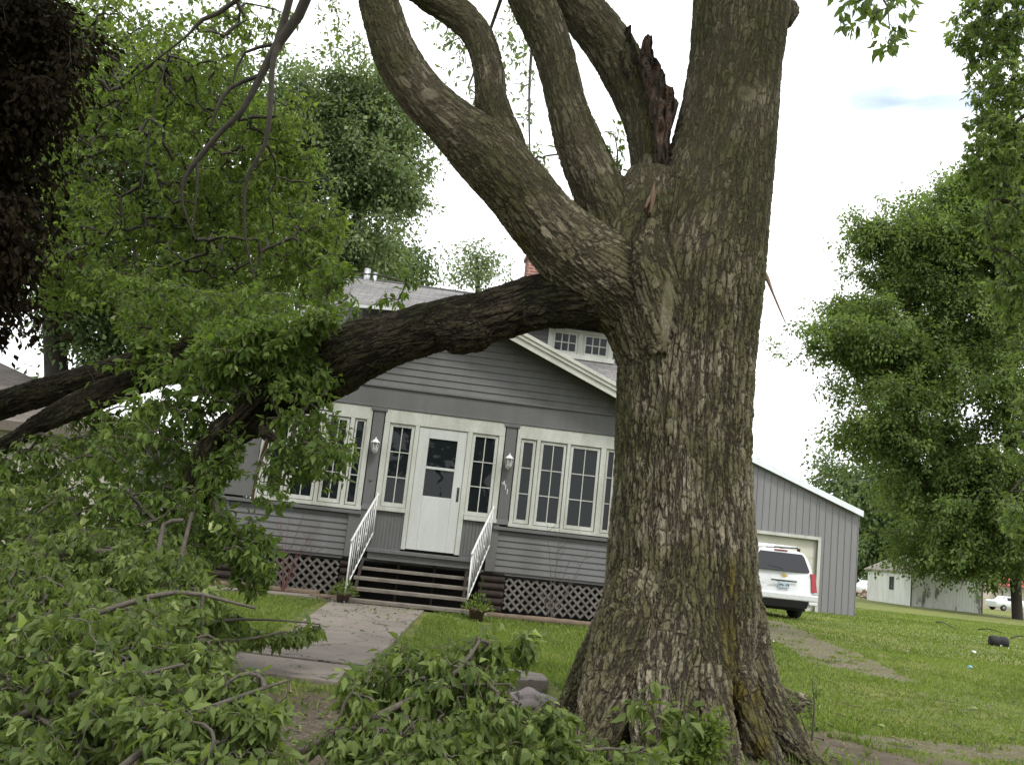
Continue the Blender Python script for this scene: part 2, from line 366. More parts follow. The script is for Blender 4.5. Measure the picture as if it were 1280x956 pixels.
GRASS = leafmat('grass_blade', (.075, .12, .02), (.21, .27, .06), .38, .8, (.34, .31, .15))

# ------------------------------------------------------------------ ground
def seg_dist(X, Y, a, b):
    a = np.array(a[:2]); b = np.array(b[:2]); d = b-a; t = np.clip(((X-a[0])*d[0]+(Y-a[1])*d[1])/(d@d), 0, 1)
    return np.hypot(X-a[0]-t*d[0], Y-a[1]-t*d[1]), t
def vnoise(X, Y, sc, seed=0):
    """cheap smooth value noise in numpy"""
    rg = np.random.default_rng(seed); T = rg.random((256, 256)); x = X*sc+500; y = Y*sc+500
    i = np.floor(x).astype(int); j = np.floor(y).astype(int); fx = smooth(x-i); fy = smooth(y-j)
    g = lambda a, b: T[a % 256, b % 256]
    return (g(i, j)*(1-fx)+g(i+1, j)*fx)*(1-fy)+(g(i, j+1)*(1-fx)+g(i+1, j+1)*fx)*fy
def gravel_mask(X, Y):
    m_ = np.zeros_like(X, dtype=float)
    P = [onz(958, 775, .25), onz(1000, 800, .22), onz(1060, 832, .15), onz(1120, 850, .1)]
    for a, b, w0, w1 in zip(P, P[1:], (.5, .7, .75), (.7, .75, .3)):
        d, t = seg_dist(X, Y, a, b); ww = w0+(w1-w0)*t; m_ = np.maximum(m_, 1-smooth((d-ww*.6)/(ww*.8)))
    for A_, B_, w_, k_ in (((1060, 922), (1320, 945), .42, 1), ((1020, 905), (1060, 922), .2, .8), ((1110, 850), (1190, 905), .25, .55), ((1190, 905), (1290, 925), .3, .5), ((1100, 790), (1280, 850), .3, .28)):
        d, t = seg_dist(X, Y, onz(*A_, 0), onz(*B_, 0)); m_ = np.maximum(m_, k_*(1-smooth((d-w_*.5)/(w_*1.1))))
    d, t = seg_dist(X, Y, onz(340, 905, 0), onz(450, 915, 0)); m_ = np.maximum(m_, 1-smooth((d-.5)/.6))
    return m_
def dirt_mask(X, Y):
    m_ = np.zeros_like(X, dtype=float)
    d = np.hypot((X-1.15)/1.5, (Y-7.5)/1.0); m_ = np.maximum(m_, 1-smooth((d-.6)/.6))             # round the roots
    m_ = np.maximum(m_, (1-smooth((np.abs(Y-15.2-.12*(X+1))-.35)/.35))*(X < 3.5)*(X > -5))           # bed along the house
    m_ = np.maximum(m_, .75*(1-smooth((np.abs(Y-5.2)-2.2)/1.5)))                                      # kerb side
    d, t = seg_dist(X, Y, onz(1040, 930, 0), onz(1120, 955, 0)); m_ = np.maximum(m_, .9*(1-smooth((d-.2)/.4)))
    return m_
def axis(lo, hi, f0, f1, fine, far):
    a = np.arange(f0, f1, fine); k = [f0]; s_ = fine
    while k[-1] > lo: s_ = min(s_*1.35, far); k.append(k[-1]-s_)
    q = [f1]; s_ = fine
    while q[-1] < hi: s_ = min(s_*1.35, far); q.append(q[-1]+s_)
    return np.concatenate([k[:0:-1], a, q])
gx = axis(-500, 600, -6, 15, .09, 40); gy = axis(-60, 900, 3, 32, .09, 40)
GX, GY = np.meshgrid(gx, gy); GZ = gz(GX, GY)
GZ = GZ + (vnoise(GX, GY, 1.1, 3)-.5)*.03 + (vnoise(GX, GY, 6, 4)-.5)*.012
nx, ny = len(gx), len(gy)
ii = (np.arange(ny-1)[:, None]*nx+np.arange(nx-1)[None]).ravel()
me = np_mesh('ground', np.stack([GX, GY, GZ], -1).reshape(-1, 3), [np.stack([ii, ii+1, ii+nx+1, ii+nx], -1)])
for nm_, msk in (('gravel', gravel_mask(GX, GY)), ('dirt', dirt_mask(GX, GY))):
    a = me.attributes.new(nm_, 'FLOAT', 'POINT'); a.data.foreach_set('value', msk.astype(np.float32).ravel())
def groundmat():
    a = N('lawn_and_soil'); v = a.coord()
    n1 = a.noise(.35, 6, .6, v); n2 = a.noise(3.5, 7, .7, v); n3 = a.noise(45, 5, .75, v); n4 = a.noise(160, 3, .7, v)
    grass = a.mix(a.mapr(n2, .35, .68), (.085, .12, .022), (.19, .22, .055))
    grass = a.mix(a.mapr(n1, .4, .62), grass, a.mix(1, grass, (1.3, 1.12, .85), 'MULTIPLY'))
    grass = a.mix(1, grass, a.ramp(n3, [(.32, (.45, .5, .45)), (.68, (1.4, 1.35, 1.3))]), 'MULTIPLY')
    dirt = a.mix(a.mapr(n2, .3, .7), (.085, .064, .042), (.19, .15, .105)); dirt = a.mix(1, dirt, a.ramp(n4, [(.3, (.5, .5, .5)), (.7, (1.5, 1.45, 1.4))]), 'MULTIPLY')
    vo = a.new('TexVoronoi', Scale=42); a.l.new(v, vo.inputs['Vector']); sc_ = a.new('SeparateColor'); a.l.new(vo.outputs['Color'], sc_.inputs[0])
    grav = a.mix(sc_.outputs[0], (.20, .17, .13), (.46, .40, .31)); grav = a.mix(a.mapr(n2, .4, .6), grav, a.mix(1, grav, (.62, .58, .5), 'MULTIPLY')); grav = a.mix(a.mapr(vo.outputs['Distance'], .2, .6), grav, a.mix(1, grav, (.4, .37, .33), 'MULTIPLY'))
    ag = a.new('Attribute', _attribute_name='gravel').outputs['Fac']; ad = a.new('Attribute', _attribute_name='dirt').outputs['Fac']
    rg = a.math('ADD', a.math('MULTIPLY', n2, .8), a.math('MULTIPLY', n3, .5))
    fd = a.mapr(a.math('ADD', ad, rg), 1.08, 1.3); fg = a.math('MULTIPLY', a.mapr(a.math('ADD', a.math('MULTIPLY', ag, .8), a.math('MULTIPLY', a.math('ADD', a.noise(1.7, 6, .7, v), a.noise(9, 4, .7, v)), .8)), 1.15, 1.75), .95)
    dry = a.mapr(a.noise(1.1, 7, .7, v), .58, .74)
    c = a.mix(a.math('MULTIPLY', dry, .7), grass, (.24, .21, .12))
    c = a.mix(fd, c, dirt); c = a.mix(fg, c, grav)
    a.col(c); a.rough(.95); a.bump(a.math('ADD', n3, a.math('MULTIPLY', n4, .5)), .03); return a.m
go = link('ground', me, groundmat(), None, True); tag(go, kind='structure')

def slab(name, poly, h=.05, mat=CONC, tilt=0, **k):
    """concrete slab lying on the ground; poly = world xy points"""
    zs = [ground(*p[:2]) for p in poly]; n = len(poly)
    V = [(p[0], p[1], z+h+(tilt*(i % 2))) for i, (p, z) in enumerate(zip(poly, zs))]+[(p[0], p[1], z-.12) for p, z in zip(poly, zs)]
    mb = MB(); mb.add(V, [tuple(range(n)), tuple(range(2*n-1, n-1, -1))]+[(i, n+i, n+(i+1) % n, (i+1) % n) for i in range(n)])
    o = mb.build(name, mat, None, .012); tag(o, kind='structure'); return o
# front walk, three slabs from the steps to the street-side path
wl = [(-2.30, 14.55), (-2.27, 12.8), (-2.24, 11.1), (-2.2, 9.5)]; wr = [(-.92, 14.75), (-.97, 12.8), (-1.03, 11.1), (-1.1, 9.5)]
for i in range(3):
    g0 = .012
    slab('front_walk', [(wl[i][0], wl[i][1]-g0), (wl[i+1][0], wl[i+1][1]+g0), (wr[i+1][0], wr[i+1][1]+g0), (wr[i][0], wr[i][1]-g0)], .035+.004*i)
# narrow path along the front of the bed
for x0, x1, dy in ((-5.2, -3.9, 0), (-3.88, -2.35, .03), (-2.33, -.9, 0), (-.88, .62, .02)):
    yy = lambda x: 15.0+.1*(x+1)+dy
    slab('house_path', [(x0, yy(x0)-.2), (x1, yy(x1)-.2), (x1, yy(x1)+.14), (x0, yy(x0)+.14)], .045)
# public footpath slabs heaved by the roots
for i, (x0, x1, y0, y1, h, t_) in enumerate(((-5.6, -4.1, 8.35, 9.35, .03, 0), (-4.08, -2.6, 8.3, 9.35, .03, 0), (-2.58, -1.1, 8.3, 9.38, .04, 0), (-1.08, .02, 8.4, 9.45, .03, .01),
        (.06, .62, 8.9, 9.55, .10, .03))):
    slab('footpath', [(x0, y0), (x1, y0+.03), (x1-.02, y1), (x0+.03, y1+.02)], h, tilt=t_)

# ------------------------------------------------------------------ house
HA = radians(7); HP = np.array([-1.0306, 15.6, 0.0])
hux = np.array([cos(HA), sin(HA), 0]); hn = np.array([-sin(HA), cos(HA), 0])
def hw(u, o, z): return HP+hux*u+hn*o+np.array([0, 0, z])
H = empty('clapboard_house', HP, HA, 'grey clapboard bungalow with enclosed front porch and white trim, number 411', 'house')
def clap(mb, u0, u1, z0, z1, o, pitch=.1, clip=None, side=0):
    z = z0
    while z < z1-.01:
        zt = min(z+pitch, z1); a0, a1 = u0, u1
        if clip:
            l0, r0 = clip(z); l1, r1 = clip(zt)
            if r1-l1 < .05: break
            P = [(l0, o-.020, z), (r0, o-.020, z), (r0, o+.02, z), (l0, o+.02, z), (l1, o-.004, zt), (r1, o-.004, zt), (r1, o+.02, zt), (l1, o+.02, zt)]
        elif side:
            s_ = side
            P = [(o+s_*.02, u0, z), (o+s_*.02, u1, z), (o-s_*.02, u1, z), (o-s_*.02, u0, z), (o+s_*.004, u0, zt), (o+s_*.004, u1, zt), (o-s_*.02, u1, zt), (o-s_*.02, u0, zt)]
        else:
            P = [(u0, o-.020, z), (u1, o-.020, z), (u1, o+.02, z), (u0, o+.02, z), (u0, o-.004, zt), (u1, o-.004, zt), (u1, o+.02, zt), (u0, o+.02, zt)]
        mb.hexa(P); z = zt
UL, UR = -3.30, 3.50
# porch walls: skirt siding, with sheathing behind
for a_, b_ in ((UL+.1, -1.32), (1.08, UR-.1)): mb = MB(); clap(mb, a_, b_, .87, 1.52, 0); mb.build('skirt_siding', GREY, H)
for a_, b_ in ((UL, -1), (UR, 1)): mb = MB(); clap(mb, .05, 2.1, .87, 3.6, a_, side=b_); mb.build('side_siding', GREY, H)
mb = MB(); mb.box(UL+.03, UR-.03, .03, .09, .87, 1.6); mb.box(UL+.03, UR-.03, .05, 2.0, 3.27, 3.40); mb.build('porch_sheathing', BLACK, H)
for a_, b_ in ((UL-.025, UL+.11), (-1.33, -1.16), (.92, 1.08), (UR-.11, UR+.025)): mb = MB(); mb.box(a_, b_, -.035, .03, .86, 1.53); mb.build('corner_board', GREYT, H, .004)
# gable wall
AP = (-.03, 5.17); LE = (-3.82, 3.36); RE = (3.95, 3.58)
def rakez(u): return AP[1]+(LE[1]-AP[1])*(u-AP[0])/(LE[0]-AP[0]) if u < AP[0] else AP[1]+(RE[1]-AP[1])*(u-AP[0])/(RE[0]-AP[0])
def clipg(z):
    zz = z+.14
    return (max(UL, AP[0]+(zz-AP[1])*(LE[0]-AP[0])/(LE[1]-AP[1])), min(UR, AP[0]+(zz-AP[1])*(RE[0]-AP[0])/(RE[1]-AP[1])))
mb = MB(); clap(mb, 0, 0, 3.62, 5.2, .0, .115, clipg); mb.build('gable_siding', GREY, H)
mb = MB(); mb.box(UL, UR, -.04, .05, 3.27, 3.60); mb.box(UL-.01, UR+.01, -.065, .05, 3.60, 3.635); mb.box(UL, UR, -.05, .05, 3.27, 3.30); mb.build('frieze_board', GREYT, H, .004)
# pillars between the window groups
for a_, b_ in ((-1.16, -.96), (1.02, 1.22), (UL, -2.84), (2.98, UR)):
    mb = MB(); mb.box(a_+.012, b_-.012, -.03, .06, 1.62, 3.268)
    w_ = b_-a_
    if w_ < .3:
        mb.add([(a_-.02, -.045, 1.62), (b_+.02, -.045, 1.62), (b_+.02, .05, 1.62), (a_-.02, .05, 1.62), (a_+.012, -.031, 1.70), (b_-.012, -.031, 1.70), (b_-.012, .05, 1.70), (a_+.012, .05, 1.70)], [(0,3,2,1),(4,5,6,7),(0,1,5,4),(1,2,6,5),(2,3,7,6),(3,0,4,7)])
        mb.box(a_-.03, b_+.03, -.05, .05, 3.21, 3.267)
    mb.build('pillar', GREYT, H, .003)
for a_, b_ in ((UL-.04, -1.14), (.98, UR+.04)): mb = MB(); mb.box(a_, b_, -.07, .03, 1.53, 1.585); mb.build('sill_band', GREYT, H, .005)
# windows
def window(u0, u1, z0, z1, cols, rows, o=-.012, fr=.045, mun=.016, mat=None):
    """sash u0..u1, z0..z1"""
    mat = mat or WHITE; mb = MB()
    mb.box(u0, u0+fr, o, o+.035, z0, z1); mb.box(u1-fr, u1, o, o+.035, z0, z1)
    mb.box(u0+fr, u1-fr, o, o+.035, z0, z0+fr*1.35); mb.box(u0+fr, u1-fr, o, o+.035, z1-fr, z1)
    gu0, gu1, gz0, gz1 = u0+fr, u1-fr, z0+fr*1.35, z1-fr
    for i in range(1, cols): c_ = gu0+(gu1-gu0)*i/cols; mb.box(c_-mun/2, c_+mun/2, o+.008, o+.03, gz0, gz1)
    for i in range(1, rows):
        c_ = gz0+(gz1-gz0)*i/rows; mb.box(gu0, gu1, o+.010, o+.029, c_-mun/2, c_+mun/2)
    wn = mb.build('window', mat, H, .002)
    p = MB(); t1, t2 = random.uniform(0, .006), random.uniform(0, .006); a_, b_, c_, d_ = gu0-.004, gu1+.004, gz0-.004, gz1+.004; y_ = o+.022; p.add([(a_, y_, c_), (b_, y_+t1, c_), (b_, y_+t1+t2, d_), (a_, y_+t2, d_), (a_, y_+.02, c_), (b_, y_+.02, c_), (b_, y_+.02, d_), (a_, y_+.02, d_)], [(0,1,2,3),(7,6,5,4),(0,4,5,1),(1,5,6,2),(2,6,7,3),(3,7,4,0)]); p.build('pane', GLASS, wn)
    return wn
def casing(bounds, inner, o0=-.035, o1=.03, zb=1.66, zt=3.05, ztop=3.266, sillz=1.60):
    """white surround: outer u range, list of mullion u ranges"""
    mb = MB(); u0, u1 = bounds
    mb.box(u0, u1, o0, o1, zt, ztop)
    for a_, b_ in inner: mb.box(a_, b_, o0, o1, zb, zt-.001)
    mb.box(u0-.01, u1+.01, o0-.03, o1, sillz, zb-.001)
    return mb.build('window_casing', WHITE, H, .004)
casing((-2.84, -1.165), [(-2.84, -2.72), (-2.42+.02, -2.35-.0), (-1.92, -1.86), (-1.5+.0, -1.43), (-1.245, -1.165)])
window(-2.71, -2.41, 1.67, 3.04, 1, 3); window(-2.34, -1.93, 1.67, 3.04, 2, 3); window(-1.85, -1.51, 1.67, 3.04, 2, 3); window(-1.42, -1.25, 1.67, 3.04, 1, 3, fr=.03)
casing((1.225, 2.975), [(1.225, 1.29), (1.555, 1.62), (2.07, 2.125), (2.645, 2.735), (2.915, 2.975)])
window(1.30, 1.545, 1.67, 3.04, 1, 3); window(1.63, 2.06, 1.67, 3.04, 2, 3); window(2.135, 2.635, 1.67, 3.04, 2, 3); window(2.745, 2.905, 1.67, 3.04, 1, 3, fr=.035)
# centre bay
mb = MB(); o0 = -.035
mb.box(-.955, 1.015, o0, .03, 3.045, 3.266)
mb.box(-.955, -.865, o0, .03, 1.70, 3.044); mb.box(.925, 1.015, o0, .03, 1.70, 3.044)
mb.box(-.455, -.385, o0, .03, 1.06, 3.044); mb.box(.405, .485, o0, .03, 1.06, 3.044)
mb.box(-.965, -.457, o0-.025, .03, 1.63, 1.698); mb.box(.487, 1.025, o0-.025, .03, 1.63, 1.698)
mb.build('door_surround', WHITE, H, .004)
window(-.86, -.46, 1.705, 3.04, 2, 3, fr=.05); window(.49, .92, 1.705, 3.04, 2, 3, fr=.05)
for a_, b_ in ((-1.155, -.457), (.487, 1.075)):
    mb = MB(); k = a_
    while k < b_-.01: mb.box(k+.003, min(k+.055, b_)-.003, -.012, .04, 1.03, 1.628); k += .055
    mb.box(a_, b_, .0, .05, 1.03, 1.628)
    if a_ < 0: mb.box(-1.16, -1.0, -.03, .04, 1.03, 1.629)
    else: mb.box(.94, 1.08, -.03, .04, 1.03, 1.629)
    mb.build('beadboard_panel', GREYT, H)
mb = MB(); mb.box(-.38, -.21, -.02, .02, 1.075, 3.035); mb.box(.255, .40, -.02, .02, 1.075, 3.035); mb.box(-.209, .254, -.02, .02, 2.87, 3.035)
mb.box(-.209, .254, -.02, .02, 1.075, 1.94); mb.box(-.209, .254, -.026, .02, 2.375, 2.415)
D = mb.build('storm_door', DOORW, H, .003)
mb = MB(); mb.box(-.212, .257, -.002, .004, 1.93, 2.88); mb.build('pane', GLASS, D)
mb = MB(); mb.box(.345, .365, -.045, -.02, 1.93, 2.10); mb.box(.335, .372, -.026, -.018, 1.90, 2.13); mb.build('handle', plain('black_handle', (.02, .02, .02), .4), D, .004)
# deck edge, dark behind, foundations
mb = MB(); mb.box(-.98, .80, -.30, .05, .975, 1.03); mb.box(-.96, .78, -.255, .02, .865, .974); mb.box(UL, UR, .0, .1, .82, .868)
mb.build('porch_floor_edge', GREYT, H, .004)
mb = MB(); mb.box(UL+.05, UR-.05, .35, .42, .1, .9); mb.box(UL+.02, UR-.02, .02, 2.0, .78, .82); mb.build('crawl_space_shade', BLACK, H)  # black sheets in place of the shade behind lattice and open steps
def pier(u0, u1, o0, o1, zt=.865):
    z = .10
    while z < zt-.02:
        h = min(.117, zt-z); n = 5
        P = [(o0+.04, z), (o0, z+h*.25), (o0-.015, z+h*.5), (o0, z+h*.75), (o0+.03, z+h)]
        mb.prismx([(p, q) for p, q in P]+[(o1, z+h), (o1, z)], u0+random.uniform(-.012, .012), u1+random.uniform(-.012, .012)); z += h
for a_, b_ in ((UL, -2.93), (-1.36, -1.14), (.86, 1.27), (3.12, UR)): mb = MB(); pier(a_, b_, 0, .34); mb.build('block_pier', PIER, H, .015)
def lattice(u0, u1, z0, z1, o=.03, sp=.142, w_=.037, handed=1):
    mb = MB()
    for d_ in (1, -1):
        c = u0-(z1-z0)
        while c < u1+(z1-z0):
            # line u = c + d*(z-z0)
            if d_ > 0: ua, za, ub, zb = c, z0, c+(z1-z0), z1
            else: ua, za, ub, zb = c+(z1-z0), z0, c, z1
            # clip
            pts_ = []
            t0, t1 = 0.0, 1.0; du = ub-ua
            for lim, sg in ((u0, 1), (u1, -1)):
                f0 = sg*(ua-lim); f1 = sg*(ub-lim)
                if f0 < 0 and f1 < 0: t0 = 2
                elif f0 < 0: t0 = max(t0, f0/(f0-f1))
                elif f1 < 0: t1 = min(t1, f0/(f0-f1))
            if t0 < t1-.02:
                A_ = np.array([ua+du*t0, za+(zb-za)*t0]); B_ = np.array([ua+du*t1, za+(zb-za)*t1])
                t_ = (B_-A_)/np.linalg.norm(B_-A_); nn = np.array([-t_[1], t_[0]])*w_/2; y0 = o+(0 if d_*handed > 0 else -.008)
                q = [A_-nn, B_-nn, B_+nn, A_+nn]
                mb.add([(p[0], y0, p[1]) for p in q]+[(p[0], y0+.007, p[1]) for p in q], [(0,1,2,3),(7,6,5,4),(0,4,5,1),(1,5,6,2),(2,6,7,3),(3,7,4,0)])
            c += sp
    mb.build('lattice_panel', LATT, H)
lattice(1.29, 3.10, .27, .86); lattice(-2.91, -1.38, .25, .86)
# steps (as found, a little askew to the wall)
st = empty('porch_steps', (0, 0, 0)); st.parent = H
for u_ in (-1.02, .62):                       # stringers
    bm = MB(); bm.add([(u_-.022-.09, -1.02, .12), (u_+.022-.09, -1.02, .12), (u_+.022-.07, -.75, .12), (u_-.022-.07, -.75, .12), (u_-.022, -.27, .84), (u_+.022, -.27, .84), (u_+.022, -.02, .80), (u_-.022, -.02, .80)], [(0,3,2,1),(4,5,6,7),(0,1,5,4),(1,2,6,5),(2,3,7,6),(3,0,4,7)])
    bm.build('stringer', PIER, st)
for u_ in (-.45, .12): bm = MB(); bm.box(u_-.02, u_+.02, -.10, -.06, .15, .86); bm.build('post', PIER, st)
for z_, o_, l_, r_ in ((.74, -.30, -1.07, .72), (.595, -.56, -1.12, .68), (.445, -.82, -1.15, .63), (.29, -1.08, -1.16, .64)):
    mb = MB(); mb.box(l_, r_, o_-.0, o_+.135, z_-.05, z_); mb.box(l_, r_, o_+.142, o_+.28, z_-.05, z_); mb.build('tread', DWOOD, st, .006)
# iron railings
def railing(u0, u1, name_lab=None):
    """from (u0, -1.18) at the foot to (u1, -.04) at the wall"""
    A_ = np.array([u0, -1.18]); B_ = np.array([u1, -.05])
    def P(t, z): q = A_+(B_-A_)*t; return (q[0], q[1], z)
    zt = lambda t: 1.13+(1.86-1.13)*t; zb = lambda t: .47+(1.26-.47)*t
    mb = MB(); mb.tube([P(0, .22), P(0, 1.15)], .014, 6); mb.tube([P(1, 1.18), P(1, 1.90)], .012, 6)
    mb.tube([P(-.03, zt(-.03)), P(.35, zt(.35)+.01), P(.7, zt(.7)), P(1.03, zt(1.03))], .019, 8)
    mb.tube([P(-.02, zb(-.02)-.02), P(1.02, zb(1.02))], .013, 6)
    for k in range(1, 10):
        t = k/10; mb.tube([P(t, zb(t)), P(t, zt(t))], .0075, 5)
    for k in (3.5, 6.5):                              # scroll panel
        t = k/10; c = np.array(P(t, (zb(t)+zt(t))/2))
        for s_ in (-1, 1):
            pts_ = [c+np.array([0, s_*.05*sin(a)*1.0, s_*(.03+.11*a/5)*1]) + np.array([0, .03*cos(a*1.3), 0]) for a in np.linspace(0, 5, 12)]
            mb.tube(pts_, .006, 5)
    mb.build('railing', IRON, H, 0, True)
railing(-1.20, -.92); railing(.58, .95)
# wall lanterns and numerals
def lantern(u):
    mb = MB(); z = 2.53; o = -.13
    mb.lathe((u, -.035, z+.04), [(.045, 0), (.045, .008)], 12, 'y'); mb.tube([(u, -.03, z+.02), (u, -.08, z-.02), (u, o, z+.0), (u, o, z+.04)], .011, 6)
    mb.lathe((u, o, z), [(.018, 0), (.05, .03), (.055, .04)], 8); mb.lathe((u, o, z+.155), [(.075, 0), (.06, .02), (.03, .05), (.012, .06), (.012, .075), (.003, .09)], 8)
    for k in range(6):
        a = k*pi/3; mb.tube([(u+.043*cos(a), o+.043*sin(a), z+.04), (u+.058*cos(a), o+.058*sin(a), z+.157)], .005, 4)
    L_ = mb.build('wall_lantern', IRON, H)
    g = MB(); g.lathe((u, o, z+.04), [(.036, 0), (.05, .115)], 6); g.build('glass', plain('lantern_glass', (.28, .3, .28), .15), L_)
lantern(-1.06); lantern(1.115)
def text_mesh(name, s_, size, mat, parent, loc, rx=pi/2, rz=0, ry=0, ext=.003):
    cu = bpy.data.curves.new(name, 'FONT'); cu.body = s_; cu.size = size; cu.extrude = ext; cu.align_x = 'CENTER'; cu.align_y = 'CENTER'
    to = bpy.data.objects.new(name, cu); col.objects.link(to); dg = bpy.context.evaluated_depsgraph_get()
    me = bpy.data.meshes.new_from_object(to.evaluated_get(dg)); col.objects.unlink(to); bpy.data.objects.remove(to)
    o = link(name, me, mat, parent); o.location = loc; o.rotation_euler = (rx, ry, rz); return o
for ch, u_, z_ in (('4', 1.075, 2.28), ('1', 1.115, 2.22), ('1', 1.15, 2.15)): text_mesh('house_number', ch, .12, IRON, H, (u_, -.034, z_))
mb = MB(); mb.lathe((-1.06, -.036, 2.10), [(.028, 0), (.022, -.012)], 10, 'y'); mb.build('doorbell', GREYT, H)
# porch roof
def roof_uv(o):
    """UVs in metres along each face: v up the slope"""
    me = o.data; uv = me.uv_layers.new(name='UVMap')
    for p in me.polygons:
        n_ = p.normal; hd = Vector((-n_.y, n_.x, 0)); hd = hd.normalized() if hd.length > 1e-4 else Vector((1, 0, 0)); sl = n_.cross(hd)
        for li in p.loop_indices:
            c = me.vertices[me.loops[li].vertex_index].co; uv.data[li].uv = (c.dot(hd), c.dot(sl))
def slabroof(name, top, th, mat, parent):
    """top = 4 points (counter-clockwise from above)"""
    mb = MB(); mb.add([(x, y, z-th) for x, y, z in top]+[tuple(p) for p in top], [(0,3,2,1),(4,5,6,7),(0,1,5,4),(1,2,6,5),(2,3,7,6),(3,0,4,7)])
    o = mb.build(name, mat, parent); roof_uv(o); return o
yf, yb = -.40, 3.3
slabroof('porch_roof', [(LE[0], yf, LE[1]), (AP[0], yf, AP[1]), (AP[0], yb, AP[1]), (LE[0], yb, LE[1])][::-1], .06, SHING, H)
slabroof('porch_roof', [(AP[0]+.001, yf, AP[1]), (RE[0], yf, RE[1]), (RE[0], yb, RE[1]), (AP[0]+.001, yb, AP[1])], .06, SHING, H)
def rake(a, b, w0=.20):
    mb = MB()
    for (h0, h1, y0, y1) in ((-.02-w0, -.062, yf-.02, yf+.02), (-.115, -.0, yf-.045, yf-.021), (-.05, .012, yf-.065, yf-.046)):
        mb.add([(a[0], y0, a[1]+h0), (b[0], y0, b[1]+h0), (b[0], y1, b[1]+h0), (a[0], y1, a[1]+h0), (a[0], y0, a[1]+h1), (b[0], y0, b[1]+h1), (b[0], y1, b[1]+h1), (a[0], y1, a[1]+h1)], [(0,3,2,1),(4,5,6,7),(0,1,5,4),(1,2,6,5),(2,3,7,6),(3,0,4,7)])
    mb.build('rake_board', GUTW, H, .003)
rake((LE[0]-.03, LE[1]-.01), AP); rake((AP[0]+.002, AP[1]), (RE[0]+.03, RE[1]-.01))
mb = MB()
for a, b in ((LE, AP), (AP, RE)):
    mb.add([(a[0], yf+.02, a[1]-.075), (b[0], yf+.02, b[1]-.075), (b[0], .0, b[1]-.075), (a[0], .0, a[1]-.075), (a[0], yf+.02, a[1]-.064), (b[0], yf+.02, b[1]-.064), (b[0], .0, b[1]-.064), (a[0], .0, a[1]-.064)], [(0,3,2,1),(4,5,6,7),(0,1,5,4),(1,2,6,5),(2,3,7,6),(3,0,4,7)])
mb.build('soffit', GREYT, H)
# main block
mb = MB(); x0, x1, y0, y1 = -3.05, 5.15, 2.1, 9.9
clap(mb, x0, x1, .3, 4.25, y0, .1); clap(mb, y0, y1, .3, 4.25, x0, side=-1); clap(mb, y0, y1, .3, 4.25, x1, side=1)
mb.box(x0+.05, x1-.05, y0+.03, y1, .1, 4.3); mb.build('main_wall', GREY, H)
EV = (-3.45, 5.55, 1.55, 10.45, 4.28); RZ = 6.93; RY = 6.0; RL, RR = -2.32, 4.42
mb = MB(); e0, e1, e2, e3, ez = EV
V = [(e0, e2, ez), (e1, e2, ez), (e1, e3, ez), (e0, e3, ez), (RL, RY, RZ), (RR, RY, RZ)]
V += [(x, y, z-.1) for x, y, z in V[:4]]
mb.add(V, [(0, 1, 5, 4), (1, 2, 5), (2, 3, 4, 5), (3, 0, 4), (0, 6, 7, 1), (1, 7, 8, 2), (2, 8, 9, 3), (3, 9, 6, 0), (6, 9, 8, 7)])
o = mb.build('main_roof', SHING, H); roof_uv(o)
mb = MB(); mb.tube([(RL, RY, RZ-.005), (RR, RY, RZ-.005)], .05, 6); mb.build('ridge_cap', SHING, o)
mb = MB(); mb.box(e0-.02, e1+.02, e2-.03, e2-.001, ez-.16, ez-.01); mb.box(e1+.001, e1+.03, e2, e3, ez-.16, ez-.01); mb.box(e0-.03, e0-.001, e2, e3, ez-.16, ez-.01); mb.build('eave_board', GUTW, H)
mb = MB(); mb.box(1.82, 2.30, 5.8, 6.3, 6.3, 7.95); mb.box(1.78, 2.34, 5.76, 6.34, 7.95, 8.05); mb.build('chimney', BRICK, o, .006)
mb = MB(); mb.tube([(-1.82, 5.9, 6.7), (-1.82, 5.9, 7.15)], .075, 12); mb.tube([(-1.64, 5.95, 6.7), (-1.64, 5.95, 7.1)], .05, 12); mb.build('vent_pipe', STEEL, o, 0, True)
# dormer
def mz(y): return ez+(RZ-ez)*(y-e2)/(RY-e2)
dl, dr, dy = -1.72, 3.62, 2.95
mb = MB(); dq = 1.0; wy = 3.7; clap(mb, dq, dr, mz(dy)-.05, 5.72, dy, .09)
mb.prismx([(dy+.02, mz(dy)-.1), (dy+.02, 5.72), (5.2, 6.5), (5.2, 6.3)], dq, dr-.02); mb.prismx([(wy, mz(wy)-.1), (wy, 5.74), (5.2, 6.4), (5.2, 6.2)], dl+.02, dq-.005)
dm = mb.build('dormer', GREY, H)
for a_, b_ in ((dq-.03, dq+.09), (dr-.09, dr+.03)):
    mb = MB(); mb.box(a_, b_, dy-.03, dy+.03, mz(dy)-.02, 5.72); mb.build('corner_board', GREYT, dm)
slabroof('dormer_roof', [(dl-.28, 2.62, 5.50), (dr+.25, 2.62, 5.80), (dr+.25, 5.9, RZ-.03), (dl-.28, 5.9, RZ-.03)], .05, SHING, dm)
mb = MB(); mb.hexa([(dl-.3, 2.58, 5.45), (dr+.27, 2.58, 5.755), (dr+.27, 2.615, 5.755), (dl-.3, 2.615, 5.45), (dl-.3, 2.58, 5.505), (dr+.27, 2.58, 5.81), (dr+.27, 2.615, 5.81), (dl-.3, 2.615, 5.505)]); mb.build('eave_board', DOORW, dm, .004)
